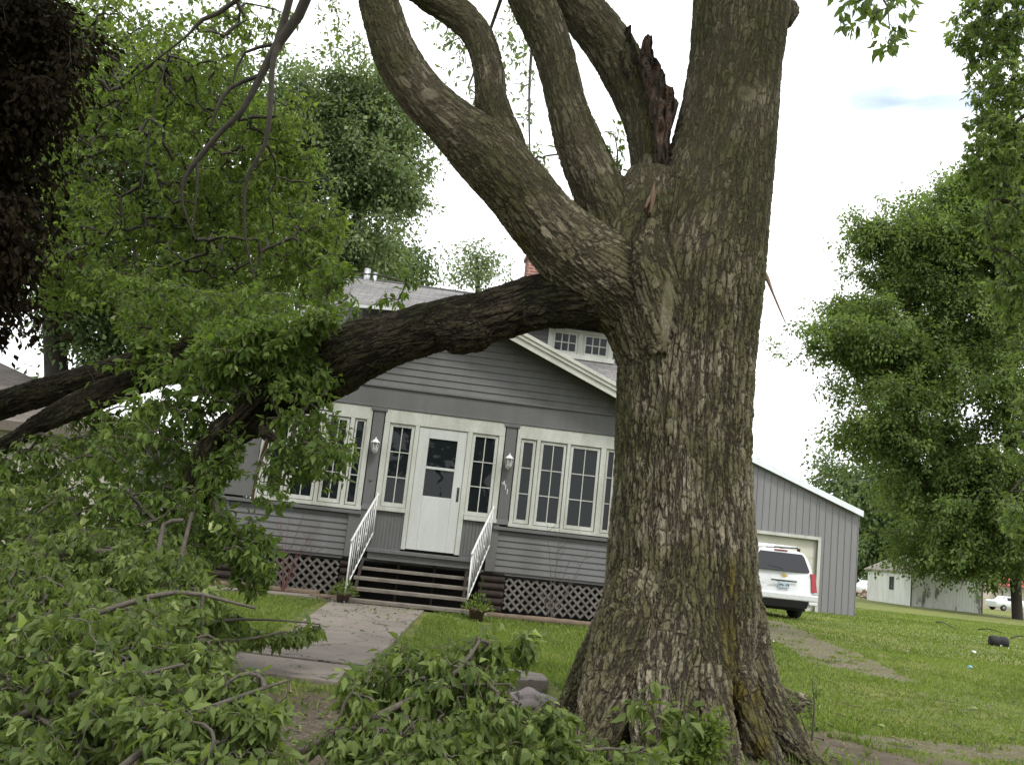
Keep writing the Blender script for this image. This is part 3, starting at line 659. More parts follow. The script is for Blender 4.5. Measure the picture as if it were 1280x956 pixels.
def dwin(u0, u1, z0, z1, n_):
    mb = MB(); o = dy-.05
    us = np.linspace(u0, u1, n_+1); mb.box(u0-.10, u1+.10, o-.01, o+.03, z1, z1+.07); mb.box(u0-.14, u1+.14, o-.035, o+.03, z0-.09, z0)
    for k, q in enumerate(us): mb.box(q-.06 if 0 < k < n_ else (q-.10 if k == 0 else q), q+.06 if 0 < k < n_ else (q if k == 0 else q+.10), o-.01, o+.03, z0, z1)
    mb.build('window_casing', WHITE, dm, .003)
    for k in range(n_):
        a_ = us[k]+(.065 if k else .003); b_ = us[k+1]-(.065 if k < n_-1 else .003); q = window(a_, b_, z0+.004, z1-.004, 3, 2, o+.0, .04, .022); q.parent = dm
dwin(2.12, 3.26, 5.18, 5.62, 2)

# ------------------------------------------------------------------ metal garage
GP = at(1068, 770, 31.4); GA = radians(8); GP = np.array([GP[0], GP[1], 0.0])
G = empty('metal_garage', GP, GA, 'large grey ribbed metal garage behind the white van, white roof trim', 'garage')
GW, GD, gb = 8.2, 10.5, .25                           # width (to the left), depth; local x from -GW to 0
METAL = paint('grey_ribbed_steel', (.205, .203, .21), (.15, .15, .15), .6, .5, sc=1.5, bump=.0008)
apx, apz, evz = -GW/2, 5.02, 3.62
def gtop(x): return evz+(apz-evz)*(1-abs(x-apx)/(GW/2))
mb = MB(); dx0, dx1, dzt = -6.3, -1.38, 2.56
def sheet(x0, x1, zb, y):
    x = x0; k = 0.23
    while x < x1-.02:
        xe = min(x+k, x1); mb.prism([(x, zb), (xe, zb), (xe, gtop(xe)), (x, gtop(x))], y, y+.03)
        mb.prism([(x-.0, zb), (x+.03, zb), (x+.03, gtop(x+.03)-.01), (x, gtop(x)-.01)], y-.022, y-.001); x = xe
sheet(-GW, dx0, gb-.3, 0); sheet(dx1, 0, gb-.3, 0); sheet(dx0, dx1, dzt, 0)
mb.box(-GW, 0, -.004, -.0005, 3.50, 3.53)
y = 0
while y < GD: mb.box(-.03, 0, y, y+.23, gb-.3, evz); mb.box(.001, .022, y, y+.03, gb-.3, evz-.02); mb.box(-GW, -GW+.03, y, y+.23, gb-.3, evz); y += .23
mb.prism([(-GW, gb-.3), (0, gb-.3), (0, evz), (apx, apz), (-GW, evz)], GD, GD+.03)
mb.build('metal_wall', METAL, G)
mb = MB(); ST_ = plain('pale_metal_roof', (.5, .52, .55), .4, .3)
for s_ in (-1, 1):
    ex = apx+s_*(GW/2+.06); ez_ = evz-.06*(apz-evz)/(GW/2)
    mb.hexa([(apx, -.15, apz), (ex, -.15, ez_), (ex, GD+.15, ez_), (apx, GD+.15, apz), (apx, -.15, apz+.04), (ex, -.15, ez_+.04), (ex, GD+.15, ez_+.04), (apx, GD+.15, apz+.04)])
mb.build('metal_roof', ST_, G)
mb = MB(); WHT = paint('white_metal_trim', (.72, .76, .8), (.5, .5, .5), .3, .4)
for s_ in (-1, 1):
    ex = apx+s_*(GW/2+.06); ez_ = evz-.06*(apz-evz)/(GW/2)
    mb.hexa([(apx, -.19, apz-.14), (ex, -.19, ez_-.14), (ex, -.151, ez_-.14), (apx, -.151, apz-.14), (apx, -.19, apz+.05), (ex, -.19, ez_+.05), (ex, -.151, ez_+.05), (apx, -.151, apz+.05)])
mb.build('roof_trim', WHT, G)
mb = MB(); mb.box(dx0-.02, dx1+.10, -.05, .03, dzt, dzt+.10); mb.box(dx1, dx1+.10, -.05, .03, gb-.2, dzt-.001); mb.box(dx0-.1, dx0, -.05, .03, gb-.2, dzt-.001); mb.build('door_frame', WHITE, G)
mb = MB()
for k in range(4): z0_ = gb+.02+k*.57; mb.box(dx0-.1, dx1+.08, .12, .15, z0_, z0_+.555)
mb.box(dx0-.1, dx1+.1, .14, .16, gb-.1, dzt+.05); mb.build('overhead_door', paint('cream_garage_door', (.62, .61, .52), (.4, .38, .3), .4), G)
mb = MB(); mb.box(dx1-.001, dx1+.0, 0, .1, gb, dzt)

# ------------------------------------------------------------------ the old maple
def pxline(P):
    """(px, py, Y, r_px) rows to world x, y, z, r"""
    return np.array([list(at(a, b, c))+[d*mpp(a, b, c)] for a, b, c, d in P])
TRUNK = dict(
 stem=[(853, 990, 7.6, 96), (852, 900, 7.6, 93), (850, 800, 7.6, 95), (852, 700, 7.6, 92), (853, 600, 7.6, 84), (855, 500, 7.6, 83), (860, 420, 7.6, 84), (868, 340, 7.6, 86), (888, 260, 7.6, 74), (905, 180, 7.6, 64), (918, 90, 7.6, 58), (927, 0, 7.6, 60), (935, -90, 7.6, 58), (945, -200, 7.7, 52), (950, -320, 7.8, 44)],
 crotch=[(838, 430, 7.55, 70), (815, 370, 7.5, 68), (800, 320, 7.5, 60), (810, 260, 7.5, 46), (815, 215, 7.5, 30)],
 a=[(830, 400, 7.6, 62), (770, 350, 7.45, 58), (722, 318, 7.4, 50), (680, 277, 7.35, 43), (640, 228, 7.3, 42), (604, 190, 7.3, 41), (565, 155, 7.25, 33), (530, 122, 7.2, 30), (500, 80, 7.2, 29), (481, 30, 7.2, 26), (468, -30, 7.2, 25), (460, -120, 7.2, 22), (430, -220, 7.4, 18)],
 a2=[(640, 222, 7.35, 34), (628, 180, 7.4, 28), (615, 130, 7.4, 21), (610, 85, 7.4, 19.5), (597, 45, 7.4, 20), (568, 14, 7.4, 20), (530, -8, 7.4, 18), (490, -45, 7.4, 15), (470, -120, 7.5, 12)],
 b=[(800, 350, 7.6, 50), (772, 285, 7.5, 36), (748, 235, 7.5, 33), (724, 180, 7.5, 30), (708, 130, 7.5, 25.5), (696, 80, 7.5, 25), (680, 35, 7.5, 27), (662, -5, 7.5, 28), (640, -60, 7.5, 24), (610, -160, 7.5, 20)],
 c=[(822, 260, 7.7, 34), (812, 205, 7.7, 24), (803, 150, 7.75, 25), (783, 95, 7.8, 30), (757, 50, 7.8, 30), (720, 5, 7.8, 29), (690, -40, 7.8, 26), (650, -140, 7.9, 20)],
 ridge=[(822, 240, 7.14, 9), (812, 290, 7.08, 13), (806, 330, 7.04, 15), (815, 380, 7.08, 13), (824, 440, 7.12, 9)],
 knot=[(975, 20, 7.6, 20), (990, 8, 7.6, 14)],
 root1=[(835, 700, 7.75, 60), (790, 790, 7.75, 50), (748, 850, 7.85, 36), (712, 893, 7.95, 20), (680, 915, 8.05, 9)],
 root2=[(820, 740, 7.4, 55), (785, 820, 7.25, 50), (755, 890, 7.05, 34), (735, 950, 6.85, 18)],
 root3=[(850, 740, 7.35, 58), (835, 830, 7.15, 50), (828, 910, 6.9, 40), (825, 985, 6.6, 24)],
 root4=[(872, 770, 7.3, 44), (882, 850, 7.05, 30), (900, 920, 6.85, 21), (922, 985, 6.6, 15)],
 root5=[(928, 730, 7.6, 20), (935, 790, 7.5, 24), (950, 850, 7.35, 22), (978, 905, 7.15, 19), (1012, 948, 6.95, 13), (1045, 975, 6.85, 6)],
 root6=[(925, 820, 7.28, 15), (936, 880, 7.05, 15), (955, 930, 6.9, 14), (985, 985, 6.7, 9)],
 root7=[(900, 820, 7.9, 40), (960, 870, 8.3, 20), (1010, 880, 8.6, 8)],
)
def fuse(name, tubes, voxel, mat, parent=None, smooth_it=4, scars=(), mosses=()):
    mb_v, mb_f = [], []; base = 0; skel = []; s0 = 0
    for k, P in tubes.items():
        S = spline(P, .05); V, Q = tube_np(S[:, :3], S[:, 3], 20); n = 20; kk = len(S)
        caps = [list(range(n-1, -1, -1)), [(kk-1)*n+i for i in range(n)]]
        mb_v.append(V); mb_f += [tuple(int(base+i) for i in q) for q in Q]+[tuple(base+i for i in c) for c in caps]; base += len(V)
        # rounded ends
        T, Nn, B = frames(S[:, :3]); L = np.concatenate([[0], np.cumsum(np.linalg.norm(np.diff(S[:, :3], axis=0), axis=1))])
        if not k.startswith(('stub', 'knot', 'lump', 'ridge')): skel.append((S, T, Nn, B, L+s0, (np.clip(.7-L, 0, .7)*.45 if k.startswith('root') else L*0)))
        s0 += 3.37
    me = bpy.data.meshes.new(name+'_src'); me.from_pydata(np.vstack(mb_v).tolist(), [], mb_f)
    o = bpy.data.objects.new(name+'_src', me); col.objects.link(o)
    r = o.modifiers.new('r', 'REMESH'); r.mode = 'VOXEL'; r.voxel_size = voxel; r.use_smooth_shade = True
    s_ = o.modifiers.new('s', 'SMOOTH'); s_.iterations = smooth_it; s_.factor = .5
    dg = bpy.context.evaluated_depsgraph_get(); me2 = bpy.data.meshes.new_from_object(o.evaluated_get(dg)); me2.name = name
    col.objects.unlink(o); bpy.data.objects.remove(o)
    n = len(me2.vertices); V = np.empty(n*3, np.float32); me2.vertices.foreach_get('co', V); V = V.reshape(-1, 3)
    best = np.full(n, 1e9); out_ = np.zeros((n, 3))
    nzv = np.array([mnoise.noise(Vector(p)*3.0) for p in V[::1]])*.07
    for S, T, Nn, B, L, pen in skel:
        bb0 = S[:, :3].min(0)-S[:, 3].max()*2; bb1 = S[:, :3].max(0)+S[:, 3].max()*2
        idx = np.where(((V > bb0) & (V < bb1)).all(1))[0]
        for c in range(0, len(idx), 40000):
            q = idx[c:c+40000]; D = np.linalg.norm(V[q][:, None]-S[None, :, :3], axis=2)-S[None, :, 3]*.9; j = D.argmin(1); d = D[np.arange(len(q)), j]+pen[j]+(nzv[q] if pen.max() > 0 else 0)
            ok = d < best[q]; qq = q[ok]; jj = j[ok]; best[qq] = d[ok]; R = V[qq]-S[jj, :3]
            al = (R*T[jj]).sum(1); out_[qq] = np.stack([(R*Nn[jj]).sum(1), (R*B[jj]).sum(1), L[jj]+al], 1)
    for nm_, lst in (('scar', scars), ('mossy', mosses)):
        m_ = np.zeros(n)
        for px, py, Y, rx, rz__ in lst:
            p = at(px, py, Y); k = mpp(px, py, Y); dx = (V[:, 0]-p[0])/(rx*k); dz = (V[:, 2]-p[2])/(rz__*k); m_ = np.maximum(m_, (1-smooth((np.hypot(dx, dz)-.6)/.6))*(V[:, 1] < Y+.25))
        q = me2.attributes.new(nm_, 'FLOAT', 'POINT'); q.data.foreach_set('value', m_.astype(np.float32))
    a = me2.attributes.new('bark', 'FLOAT_VECTOR', 'POINT'); a.data.foreach_set('vector', out_.astype(np.float32).ravel())
    return link(name, me2, mat, parent, True)
bx_ = at(853, 930, 7.6)
MT = empty('maple_tree', (bx_[0], bx_[1], 0), 0, 'huge old maple with split crotch and flaring roots in front of the house', 'tree')
def child(o, p=None):
    p = p or MT; o.parent = p; o.matrix_parent_inverse = Matrix.Translation(-Vector(p.location)); return o
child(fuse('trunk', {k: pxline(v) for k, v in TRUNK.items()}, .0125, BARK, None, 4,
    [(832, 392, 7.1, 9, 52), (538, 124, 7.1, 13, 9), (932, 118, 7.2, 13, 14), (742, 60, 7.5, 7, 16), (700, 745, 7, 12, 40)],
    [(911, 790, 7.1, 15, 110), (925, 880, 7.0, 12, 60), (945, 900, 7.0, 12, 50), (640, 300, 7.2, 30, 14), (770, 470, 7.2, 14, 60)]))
def shard(P, w_, name, mat, parent, seed=1, n=26, depth=.05):
    """jagged slab of torn wood along a pixel polyline; w_ = half widths in px"""
    S = pxline([(a, b, c, d) for (a, b, c), d in zip(P, w_)]); S = spline(S, .03); rg = np.random.default_rng(seed)
    V = []; k = 10
    for i, p in enumerate(S):
        for j in range(k):
            a = 2*pi*j/k; rr = p[3]*(1+.35*(rg.random()-.5)); V.append(p[:3]+rt*cos(a)*rr+np.array([0, 1.0, 0])*sin(a)*max(depth, rr*.7)+np.array([0, 0, 1.])*(rg.random()-.5)*.02)
    Q = [(i*k+j, i*k+(j+1) % k, (i+1)*k+(j+1) % k, (i+1)*k+j) for i in range(len(S)-1) for j in range(k)]
    Q += [tuple(range(k)), tuple((len(S)-1)*k+j for j in range(k))]
    m_ = MB(); m_.add(V, Q); o = m_.build(name, mat); child(o, parent); return o
def slab_poly(poly, Y, th, name, mat, parent, seed=1, amp=.03):
    """ragged sheet of wood: outline in pixels at depth Y, thickness th, roughened"""
    bm = bmesh.new(); vs0 = [bm.verts.new(at(x, y, Y)) for x, y in poly]; f_ = bm.faces.new(vs0)
    r_ = bmesh.ops.extrude_face_region(bm, geom=[f_]); bmesh.ops.translate(bm, vec=(0, th, 0), verts=[e for e in r_['geom'] if isinstance(e, bmesh.types.BMVert)])
    bmesh.ops.triangulate(bm, faces=bm.faces)
    for _ in range(7):
        lg = [e for e in bm.edges if e.calc_length() > .018]
        if not lg: break
        bmesh.ops.subdivide_edges(bm, edges=lg, cuts=1); bmesh.ops.triangulate(bm, faces=[f2 for f2 in bm.faces if len(f2.verts) > 3])
    for v_ in bm.verts:
        p = v_.co; q = Vector((p.x*22, p.y*16, p.z*4)); r2 = 1-2*abs(mnoise.noise(q*1.3+Vector((seed, 0, 3)))); v_.co = p+Vector((.8*mnoise.noise(q+Vector((seed, 0, 0))), -1.6*r2+1.2*mnoise.noise(q*2.7), 1.2*mnoise.noise(q*2))) * amp
    bmesh.ops.recalc_face_normals(bm, faces=bm.faces); me = bpy.data.meshes.new(name); bm.to_mesh(me); bm.free(); return child(link(name, me, mat), parent)
slab_poly([(800, 66), (805, 50), (810, 44), (814, 48), (817, 66), (825, 88), (834, 106), (847, 132), (842, 152), (836, 172), (834, 196), (829, 218), (823, 200), (822, 168), (814, 136), (810, 110), (804, 84)], 7.45, .12, 'torn_wood', TORN, MT, 3)
slab_poly([(772, 60), (778, 46), (784, 34), (789, 33), (791, 50), (797, 66), (800, 90), (790, 110), (776, 90)], 7.62, .14, 'broken_stub', BARKF, MT, 5, .02)
shard([(812, 268, 7.0), (815, 248, 6.99), (817, 232, 7.0)], [2, 4, 1], 'splinter', SPLIN, MT, 5)
shard([(806, 262, 7.0), (812, 250, 7.0), (822, 240, 7.02)], [1.5, 3, 1], 'splinter', SPLIN, MT, 6)
S_ = pxline([(950, 335, 7.6, 4), (958, 346, 7.5, 3), (966, 366, 7.4, 1.6), (974, 385, 7.35, 1.3), (982, 404, 7.3, .7)])
V, Q = tube_np(spline(S_, .03)[:, :3], spline(S_, .03)[:, 3], 6); child(link('splinter', np_mesh('splinter', V, [Q]), plain('grey_brown_splinter', (.20, .14, .10), .85)))

# ------------------------------------------------------------------ the fallen limb
FL = dict(
 main=[(800, 372, 7.5, 40), (735, 372, 7.5, 38), (675, 377, 7.6, 34), (612, 395, 7.7, 32), (560, 404, 7.8, 31), (500, 421, 7.95, 32), (445, 440, 8.1, 38), (410, 465, 8.2, 36)],
 stub=[(560, 402, 7.78, 30), (578, 411, 7.7, 32), (594, 419, 7.64, 25), (600, 430, 7.6, 15)],
 knotb=[(672, 386, 7.5, 22), (668, 400, 7.4, 13)],
 low=[(425, 455, 8.2, 38), (380, 490, 8.3, 26), (330, 520, 8.3, 20), (285, 548, 8.2, 16), (262, 590, 8.1, 9), (255, 640, 8.1, 6)],
 up1=[(430, 445, 8.15, 34), (350, 438, 8.5, 25), (270, 438, 8.8, 21), (200, 452, 9.0, 20), (100, 478, 9.1, 18), (0, 507, 9.1, 17), (-120, 555, 9.1, 15), (-260, 640, 9.0, 12)],
 up2=[(230, 455, 8.8, 18), (160, 480, 8.7, 17), (100, 505, 8.6, 16), (60, 524, 8.5, 13), (25, 545, 8.5, 10), (-60, 600, 8.4, 8), (-200, 740, 8.2, 5)],
 sec=[(370, 470, 8.0, 16), (330, 487, 7.9, 12), (285, 525, 7.8, 10), (255, 560, 7.8, 9), (235, 610, 7.8, 6)],
)
lp = at(590, 430, 7.8)
FB = empty('fallen_limb', (lp[0], lp[1], 0), 0, 'thick dark broken limb hung on the maple trunk in front of the porch gable', 'fallen limb')
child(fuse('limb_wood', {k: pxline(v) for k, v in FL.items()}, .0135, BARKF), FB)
shard([(338, 552, 7.9), (333, 545, 7.85), (328, 532, 7.85)], [4, 8, 5], 'splinter', TORN, FB, 8)
shard([(334, 550, 7.86), (322, 590, 7.85), (315, 625, 7.85)], [2, 1.2, .5], 'splinter', SPLIN, FB, 9)
# ------------------------------------------------------------------ foliage machinery
LT_NEAR = (np.array([(0,0,0),(.34,0,.03),(.7,0,.01),(1,0,-.14),(.12,.10,.03),(.38,.24,.09),(.52,.17,.05),(.72,.13,.02),(.12,-.10,.03),(.38,-.24,.09),(.52,-.17,.05),(.72,-.13,.02)], float),
           np.array([(0,1,4),(1,5,4),(1,6,5),(1,2,6),(2,7,6),(2,3,7),(0,8,1),(1,8,9),(1,9,10),(1,10,2),(2,10,11),(2,11,3)]))
LT_FAR = (np.array([(0,0,0),(.45,.30,.06),(1,0,-.08),(.45,-.30,.06)], float), np.array([(0,2,1),(0,3,2)]))
def leaves_mesh(name, P, D, size, mat, parent=None, T=LT_NEAR, rng=RNG, tint=None, curl=.5, up_bias=1.0):
    """P positions, D leaf directions (n,3), size (n,)"""
    n = len(P); D = D/(np.linalg.norm(D, axis=1)[:, None]+1e-9)
    nr = rng.normal(size=(n, 3))*curl+np.array([0, 0, up_bias]); side = np.cross(nr, D); side /= np.linalg.norm(side, axis=1)[:, None]+1e-9
    nr = np.cross(D, side); tv, tf = T; k = len(tv)
    wid = rng.uniform(.75, 1.25, n); s_ = np.asarray(size)
    V = P[:, None]+s_[:, None, None]*(tv[None, :, 0:1]*D[:, None]+(tv[None, :, 1:2]*wid[:, None, None])*side[:, None]+(tv[None, :, 2:3]*(rng.normal(.6, 1.5, n))[:, None, None])*nr[:, None])
    Fc = (tf[None]+(np.arange(n)*k)[:, None, None]).reshape(-1, 3)
    if tint is None: tint = rng.random(n)
    me = np_mesh(name, V.reshape(-1, 3), [Fc], np.repeat(tint, k)); return link(name, me, mat, parent)
def ell(vols, n, rng, clump=None, clus=None):
    """targets sampled in ellipsoids given as (px, py, Y, rx_px, ry_px, depth_m, weight)"""
    W = np.array([v[6] for v in vols], float); cnt = np.round(n*W/W.sum()).astype(int); out_ = []
    for v, c in zip(vols, cnt):
        if c < 1: continue
        p0 = at(*v[:3]); m_ = mpp(*v[:3]); 
        cc = c*3+6 if not clus else max(2, int(round(c/clus[0]))); u = rng.normal(size=(cc, 3)); u /= np.linalg.norm(u, axis=1)[:, None]
        r_ = rng.random(len(u))**(1/2.4); q = u*r_[:, None]
        X = p0+q[:, 0:1]*v[3]*m_*rt+q[:, 2:3]*v[4]*m_*up+q[:, 1:2]*v[5]*np.array([0, 1., 0])
        if clus:
            k = int(np.ceil(c/len(X))); off = rng.normal(size=(len(X), k, 3))*clus[1]*rng.uniform(.55, 1.3, (len(X), 1, 1))*np.array([1.1, 1.1, .42])
            X = (X[:, None]+off).reshape(-1, 3); rng.shuffle(X)
        elif clump:
            cl = np.array([mnoise.noise(Vector(x)*clump[0]) for x in X]); X = X[cl > clump[1]]
        out_.append(X[:c])
    return np.vstack(out_)
def grow(lines, targets, step=.22, droop=.06, rng=RNG, jitter=.03, r0=.0035, rmax=.05, sides=5, first=True):
    """lines: list of (m,4) skeleton polylines; every target is joined to the nearest wood grown so far"""
    base = np.vstack([l[:, :3] for l in lines]); nb = len(base)
    d0 = np.array([np.min(np.linalg.norm(base-t, axis=1)) for t in targets]); targets = targets[np.argsort(d0)]
    cap = nb+int(len(targets)*(d0.mean()/step+6)*2)+2000; Nd = np.zeros((cap, 3), np.float32); Nd[:nb] = base; n = nb
    par = np.full(cap, -1); chains = []; wt = np.zeros(cap); ends = []
    for t in targets:
        dv = Nd[:n]-t; d = np.einsum('ij,ij->i', dv, dv); d[:nb] *= .85; j = int(d.argmin()); L = sqrt(d[j]); m_ = max(2, min(40, int(L/step)+1))
        a = Nd[j].astype(float); s_ = np.linspace(0, 1, m_+1)[1:, None]; pth = a+(t-a)*s_
        pth[:, 2] += droop*L*np.sin(s_[:, 0]*pi)*1.2; pth[:-1] += rng.normal(size=(m_-1, 3))*jitter*min(L, 1)
        if n+m_ > cap-2: break
        ids = np.arange(n, n+m_); Nd[n:n+m_] = pth; par[ids] = np.concatenate([[j], ids[:-1]]); n += m_; chains.append((j, ids)); ends.append(ids)
        wt[ids[-1]] = 1
    for i in range(n-1, nb-1, -1): wt[par[i]] += wt[i]
    Vs, Qs, b = [], [], 0
    for j, ids in chains:
        P_ = Nd[np.concatenate([[j], ids])].astype(float); r_ = np.minimum(r0*np.sqrt(wt[ids]), rmax); r_ = np.concatenate([[r_[0]], r_]); r_[-1] *= .5
        sd = 4 if r_[0] < .008 else sides; v, q = tube_np(P_, r_, sd); Vs.append(v); Qs.append(q+b); b += len(v)
    return np.vstack(Vs), np.vstack(Qs), Nd, ends
def whorls(Nd, ends, per, size, rng, droop=1.0, back=5):
    """leaves set round the twig tips and in pairs along the last stretch, hanging a little"""
    P, D, S, TT = [], [], [], []
    for ids in ends:
        seg = Nd[ids[-back:]].astype(float)
        if len(seg) < 2: continue
        ax = seg[-1]-seg[-2]; ax /= np.linalg.norm(ax)+1e-6; ax = ax*.8+np.array([0, 0, -.35]); base = rng.uniform(.25, .75); sz = size*rng.uniform(.75, 1.2)
        dr = droop*rng.uniform(.4, 1.6)
        for j in range(len(seg)-1, -1, -1):
            k = max(3, rng.poisson(per*.5)) if j == len(seg)-1 else rng.poisson(per*.5/max(1, back-1)*1.3)
            if k == 0: continue
            r_ = rng.normal(size=(k, 3)); r_ -= (r_@ax)[:, None]*ax; r_ /= np.linalg.norm(r_, axis=1)[:, None]+1e-6
            d = r_*rng.uniform(.6, 1.1, (k, 1))+ax*rng.uniform(.1, .9, (k, 1)); d[:, 2] -= dr*rng.uniform(.4, 1.2, k)
            p = seg[j]+d/np.linalg.norm(d, axis=1)[:, None]*size*rng.uniform(.15, .55, (k, 1)); P.append(p); D.append(d); S.append(sz*rng.uniform(.35, 1.3, k)); TT.append(np.clip(rng.normal(base, .2, k), 0, 1))
    return np.vstack(P), np.vstack(D), np.concatenate(S), np.concatenate(TT)
def sprays(Nd, ends, per, spread, size, rng, droop=.7, back=3, out_=.8):
    P, D, S, TT = [], [], [], []
    for ids in ends:
        k = rng.poisson(per)
        if k == 0: continue
        seg = Nd[ids[-back:]]; tdir = seg[-1]-seg[0] if len(seg) > 1 else np.array([0, 0, -1.]); tdir = tdir/(np.linalg.norm(tdir)+1e-6)
        i = rng.integers(0, len(seg), k); off = rng.normal(size=(k, 3))*spread; off[:, 2] -= abs(off[:, 2])*.4*droop
        P.append(seg[i]+off); d = off/spread*out_*.6+tdir*.5+rng.normal(size=(k, 3))*.35; d[:, 2] -= droop; D.append(d)
        S.append(size*rng.uniform(.55, 1.25, k)); TT.append(np.clip(rng.normal(.45+.5*mnoise.noise(Vector(seg[-1])*.7), .09, k), 0, 1))
    return np.vstack(P), np.vstack(D), np.concatenate(S), np.concatenate(TT)
def foliate(lines, vols, n, per, size, leaf, wood, parent, names=('branches', 'foliage'), seed=1, spread=.12, droop=.7, T=LT_NEAR,
            clump=None, r0=.0035, rmax=.05, step=.22, gdroop=.06, addlines=True, sides=5, curl=.5, clipz=True, group=None, clus=None, whorl=True):
    rng = np.random.default_rng(seed); lines = [spline(l, .15) for l in lines]; tg = ell(vols, n, rng, clump, clus)
    if clipz:
        g_z = gz(tg[:, 0], tg[:, 1])+.05; low = tg[:, 2] < g_z; tg[low, 2] = g_z[low]+rng.random(low.sum())*.15
    V, Q, Nd, ends = grow(lines, tg, step, gdroop, rng, r0=r0, rmax=rmax, sides=sides)
    if addlines and (addlines is True or len(lines) > 1):
        b = len(V); Vs = [V]; Qs = [Q]
        for l in (lines if addlines is True else lines[1:]): v, q = tube_np(l[:, :3], l[:, 3], 8); Vs.append(v); Qs.append(q+b); b += len(v)
        V = np.vstack(Vs); Q = np.vstack(Qs)
    wo = link(names[0], np_mesh(names[0], V, [Q]), wood, None, True); child(wo, parent)
    P, D, S, TT = whorls(Nd, ends, per, size, rng, droop) if (whorl and T is LT_NEAR) else sprays(Nd, ends, per, spread, size, rng, droop)
    if clipz: lo = gz(P[:, 0], P[:, 1])+.02; P[:, 2] = np.maximum(P[:, 2], lo)
    fo = leaves_mesh(names[1], P, D, S, leaf, None, T, rng, TT, curl); child(fo, parent)
    return wo, fo
def clump_sub(o, p):       # make o a child of part p (sub-part)
    o.parent = p; o.matrix_parent_inverse = Matrix.Identity(4)

# fallen limb foliage
FLL = [pxline(FL[k]) for k in ('main', 'low', 'up1', 'up2', 'sec')]
foliate(FLL, [(225, 390, 9.0, 100, 38, .9, 1.2), (330, 400, 8.6, 90, 42, .8, 1.2), (395, 440, 7.8, 40, 45, .4, .7), (300, 455, 7.8, 75, 40, .4, 1.1), (350, 425, 7.7, 65, 38, .3, 1.1), (245, 450, 8.3, 50, 30, .4, .8), (400, 415, 7.7, 28, 34, .2, .35), (150, 462, 8.7, 45, 16, .3, .25), (150, 530, 9.4, 65, 26, .4, .6), (212, 440, 8.5, 45, 26, .3, .6),
   (375, 530, 7.8, 42, 75, .4, .55), (400, 565, 7.7, 42, 50, .35, .45), (345, 600, 7.7, 28, 35, .3, .2), (250, 500, 8.1, 75, 50, .7, 1.0), (200, 560, 8.0, 80, 75, .8, 1.4), (215, 630, 7.8, 60, 55, .7, .9), (292, 560, 7.8, 13, 40, .15, .16), (282, 660, 7.7, 12, 45, .15, .2), (268, 590, 7.8, 22, 22, .2, .2),
   (318, 690, 7.7, 26, 48, .3, .75), (105, 580, 9.2, 110, 42, 1.2, 1.3), (60, 640, 8.6, 100, 60, 1, 1.2), (150, 660, 8.0, 110, 60, .9, 1.3), (15, 590, 8.6, 50, 50, .8, .6), (300, 425, 8.0, 60, 25, .5, .5), (490, 372, 9.0, 28, 16, .3, .05), (415, 350, 8.6, 28, 34, .3, .35), (418, 395, 8.3, 26, 26, .3, .25), (518, 352, 8.6, 12, 14, .15, .04), (240, 695, 7.8, 38, 40, .4, .4)],
   3400, 15, .076, LEAF_M, TWIG, FB, seed=11, r0=.0022, rmax=.02, spread=.105, addlines=False, clump=(1.3, -.28))
# leafy boughs of the standing maple that hang down at the left
HB = [[(430, -220, 7.4, 17), (405, -235, 8.0, 14), (392, -120, 8.8, 12), (384, -5, 9.2, 11), (347, 56, 9.3, 10), (325, 97, 9.3, 7.5), (303, 138, 9.3, 6), (278, 163, 9.3, 5.5), (247, 200, 9.3, 5.5), (230, 226, 9.3, 4), (228, 255, 9.3, 2.5), (245, 300, 9.3, 1.5)],
      [(350, 50, 9.3, 8), (341, 78, 9.25, 6), (338, 132, 9.2, 5), (332, 179, 9.2, 4.5), (310, 219, 9.2, 4), (305, 260, 9.2, 3), (308, 305, 9.2, 2.2), (318, 350, 9.2, 1.5)],
      [(326, 94, 9.3, 5), (288, 110, 9.25, 4.5), (272, 135, 9.2, 3.5), (262, 160, 9.2, 2)], [(348, 55, 9.3, 4), (306, 66, 9.3, 3), (291, 103, 9.3, 2)],
      [(405, -235, 8.0, 10), (350, -90, 9.2, 7), (297, 0, 9.6, 5), (253, 25, 9.6, 4.5), (238, 41, 9.6, 3), (215, 60, 9.6, 2), (150, 110, 9.8, 1.4)],
      [(372, -60, 9.4, 9), (362, 0, 9.35, 8), (347, 52, 9.3, 8)],
      [(210, 70, 9.7, 1.8), (190, 150, 9.7, 1.6), (176, 240, 9.7, 1.2)], [(247, 200, 9.3, 3), (246, 240, 9.3, 2.4), (240, 290, 9.3, 1.5)]]
HB = [pxline(l)*np.array([1, 1, 1, .62]) for l in HB]
foliate(HB, [(200, 140, 10.8, 130, 75, 1.0, 1.6), (110, 210, 10.9, 75, 80, .9, .9), (250, 230, 10.6, 120, 80, 1.0, 1.8), (180, 300, 10.8, 120, 80, 1.0, 1.6), (330, 250, 10.3, 75, 110, .8, 1.2), (300, 350, 10.2, 110, 60, .9, 1.1), (390, 330, 10.1, 45, 50, .6, .4),
   (150, 60, 11.2, 120, 60, .8, .9), (300, 30, 10.6, 75, 35, .6, .35), (415, 25, 10.2, 25, 45, .3, .06), (250, 90, 10.3, 80, 50, .6, .5), (60, 330, 10.8, 50, 60, .7, .6), (355, 180, 10.3, 50, 70, .6, .6), (160, 370, 10.8, 110, 50, .8, .9), (80, 120, 11.2, 60, 80, .8, .7), (405, 265, 9.9, 30, 60, .4, .2), (230, 380, 10.3, 150, 45, .9, .9)],
   4700, 15, .075, LEAF_Y, DTWIG, MT, ('hanging_bough', 'foliage'), seed=12, spread=.13, clump=(1.1, -.25), rmax=.02, r0=.002)
